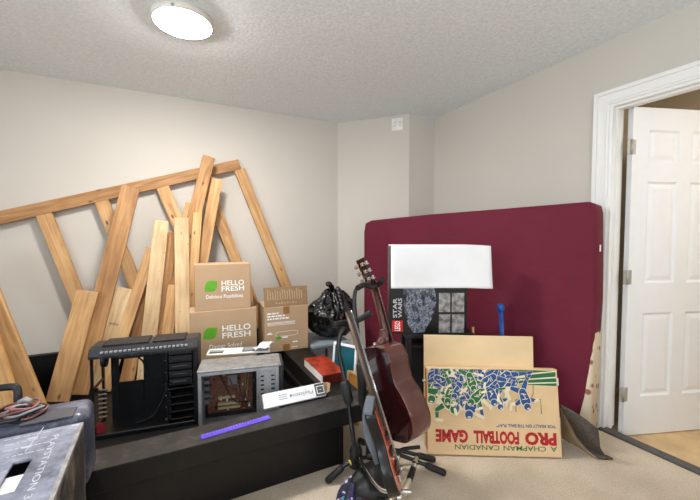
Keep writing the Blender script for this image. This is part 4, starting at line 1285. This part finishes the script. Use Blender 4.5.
def P(x, y, d): return at(x, y, D=d)
hub1 = at(356, 459, Z=.10)
l1 = at(331, 477.5, Z=.027); l2 = at(384, 505, Z=.027); l3 = at(381, 455, Z=.10)
gstand('black guitar stand standing nearest, its neck fork below the other one',
       [hub1, P(353.5, 440, 1.60), P(350.5, 418, 1.60), P(347, 392, 1.60), P(341.5, 365, 1.62), P(338.5, 348, 1.63), P(341, 333, 1.64), P(349, 324, 1.66), P(357, 320, 1.68)],
       (P(349, 403, 1.60), P(344.5, 381, 1.61)),
       [P(333.5, 325, 1.60), P(343, 323, 1.64), P(352, 322, 1.67), P(362, 318, 1.68), P(371, 312.5, 1.66)], hub1,
       [[hub1 + V((0, 0, -.01)), hub1.lerp(l1, .4) + V((0, 0, .01)), l1], [hub1 + V((0, 0, -.01)), hub1.lerp(l2, .5) + V((0, 0, .01)), l2], [hub1, hub1.lerp(l3, .5), l3]],
       [(hub1.lerp(l1, .16), hub1.lerp(l1, .24)), (hub1.lerp(l2, .22), hub1.lerp(l2, .3))])
hub2 = at(372, 447, Z=.10)
l1 = at(430, 458.5, Z=.027); l2 = at(440, 471, Z=.027); l3 = at(361, 441, Z=.027)
gstand('black guitar stand farther back, its higher fork holding the acoustic guitar neck',
       [hub2, P(365, 425, 1.72), P(362.5, 395, 1.72), P(360, 355, 1.73), P(357, 325, 1.77), P(354.5, 305, 1.80), P(355.5, 291, 1.81), P(361, 285, 1.82), P(368, 284, 1.83)],
       (P(363.5, 408, 1.72), P(360.5, 362, 1.73)),
       [P(357.5, 288, 1.78), P(364, 285, 1.82), P(372, 286.5, 1.84), P(379, 284, 1.83), P(383, 279.5, 1.79)], hub2,
       [[hub2, hub2.lerp(l1, .5) + V((0, 0, .01)), l1], [hub2, hub2.lerp(l2, .5) + V((0, 0, .01)), l2], [hub2, hub2.lerp(l3, .5), l3]], [])

for o, h_, tgt in (('guitar_stand', hub1, [P(378, 487, 1.53), P(398, 491, 1.48), P(412, 492, 1.47)]), ('guitar_stand.001', hub2, [P(384, 455, 1.77), P(404, 449, 1.74), P(420, 447, 1.74)])):
    mb = MB(); mb.tube(spline([h_ + V((0, 0, .03))] + tgt, 5), .009, 10); mb.build('cradle_arm', M_chrome if o == 'guitar_stand' else M_black_dull, bpy.data.objects[o])

# heap at the foot of the stands
q = at(385, 480, Z=.04)
mb = MB(); n = bmesh.new(); bmesh.ops.create_icosphere(n, subdivisions=4, radius=1)
for v in n.verts:
    d = v.co.copy(); r = 1 + .18 * noise.noise(d * 1.6) + .07 * noise.noise(d * 5)
    v.co = V((d.x * .13 * r, d.y * .095 * r, max(-.05, d.z * .075 * r)))
mb.merge(n, Matrix.Translation((q.x - .06, q.y + .0, .052)) @ Matrix.Rotation(R(25), 4, 'Z'), True)
t = tag(mb.build('gig_bag', mat('black_nylon', (20, 20, 23), .55, var=.25, bmp=.3, bscale=80, bdist=.004)), 'crumpled black fabric bag on the carpet under the electric guitar', 'bag')
m, nt, b = nodes('patterned_webbing')
vec = coords(nt)
vo = nt.nodes.new('ShaderNodeTexVoronoi'); vo.inputs['Scale'].default_value = 55; nt.links.new(vec, vo.inputs['Vector'])
rp = nt.nodes.new('ShaderNodeSeparateColor'); nt.links.new(vo.outputs['Color'], rp.inputs[0])
c1 = ramp(nt, rp.outputs[0], [(.0, s2l((30, 22, 60))), (.45, s2l((46, 34, 92))), (.6, s2l((24, 24, 34))), (.78, s2l((168, 44, 76))), (.86, s2l((60, 150, 176))), (.93, s2l((200, 196, 214)))])
c1.node.color_ramp.interpolation = 'CONSTANT'
nt.links.new(c1, b.inputs['Base Color']); b.inputs['Roughness'].default_value = .7
mb = MB()
mb.tube(spline([at(349, 506, Z=.03), at(351, 494, Z=.05), at(357, 484, Z=.07), at(364, 480, Z=.075), at(368, 488, Z=.06), at(363, 498, Z=.05), at(356, 508, Z=.03)], 6), .026, 12, flat=.5)
mb.tube(spline([at(341, 505, Z=.02), at(344, 492, Z=.02), at(350, 484, Z=.04), at(357, 478, Z=.05)], 6), .028, 12, flat=.4)
tag(mb.build('patterned_strap', m), 'purple patterned fabric strap bunched at the foot of the nearest stand', 'strap')
qb = at(407, 482, Z=.05)
t = thing('spring_clamp', 'beige and steel hand clamp on the carpet beside the electric guitar', 'clamp', Matrix.Translation((qb.x, qb.y, 0)))
M_beige = mat('beige_rubber', (206, 190, 164), .5, var=.1)
mb = MB(); mb.tube(spline([at(404, 494, Z=.05), at(411, 476, Z=.06), at(416.5, 458, Z=.06)], 4), [.012] * 4 + [.013] * 4 + [.012], 12); mb.build('handle', M_beige, t)
mb = MB(); mb.tube(spline([at(389, 503, Z=.03), at(398, 490, Z=.05), at(409, 474, Z=.06)], 4), [.008] * 9, 12); mb.build('handle', M_beige, t)
mb = MB(); mb.tube([at(409.5, 480, Z=.06), at(413, 469, Z=.062)], .0155, 12); mb.build('grip_band', M_black_dull, t)
mb = MB(); mb.tube([at(413.5, 468, Z=.062), at(415, 463.5, Z=.062)], .0145, 12); mb.build('steel_ring', M_chrome, t)
n = bmesh.new(); bmesh.ops.create_icosphere(n, subdivisions=3, radius=.02); mb = MB(); mb.merge(n, Matrix.Translation(at(399, 497, Z=.045)), True); mb.build('steel_ball', M_chrome, t)

# ------------------------------------------------------------------ light
w = bpy.data.worlds.new('world'); S.world = w
w.use_nodes = True
bg = w.node_tree.nodes['Background']
bg.inputs[0].default_value = (.80, .90, 1.0, 1)
bg.inputs[1].default_value = 2.0
def area(name, loc, rot, sx, sy, power, col):
    l = bpy.data.lights.new(name, 'AREA'); l.shape = 'RECTANGLE'; l.size = sx; l.size_y = sy; l.energy = power; l.color = col
    o = bpy.data.objects.new(name, l); COL.objects.link(o); o.location = loc; o.rotation_euler = rot
    return o
area('added_window_light', (XL - .13, (WY0 + WY1) / 2, (WZ0 + WZ1) / 2), (0, R(-90), 0), 1.2, 2.2, 40, (.80, .90, 1.0))  # area light outside the added left window, evens out the room
area('rear_fill_light', (.3, YF + .02, 1.55), (R(122), 0, 0), 2.6, 1.3, 42, (.86, .93, 1.0))  # fill added at the solid front wall, tilted up to brighten the ceiling
area('hall_fill_light', (XR + .5, -.2, ZC - .03), (0, 0, 0), .5, .5, 12, (1., .98, .95))  # unseen area light added to brighten the hall
vs = S.view_settings
vs.view_transform = 'Standard'; vs.look = 'None'; vs.gamma = 1; vs.use_curve_mapping = False
vs.exposure = 0.52
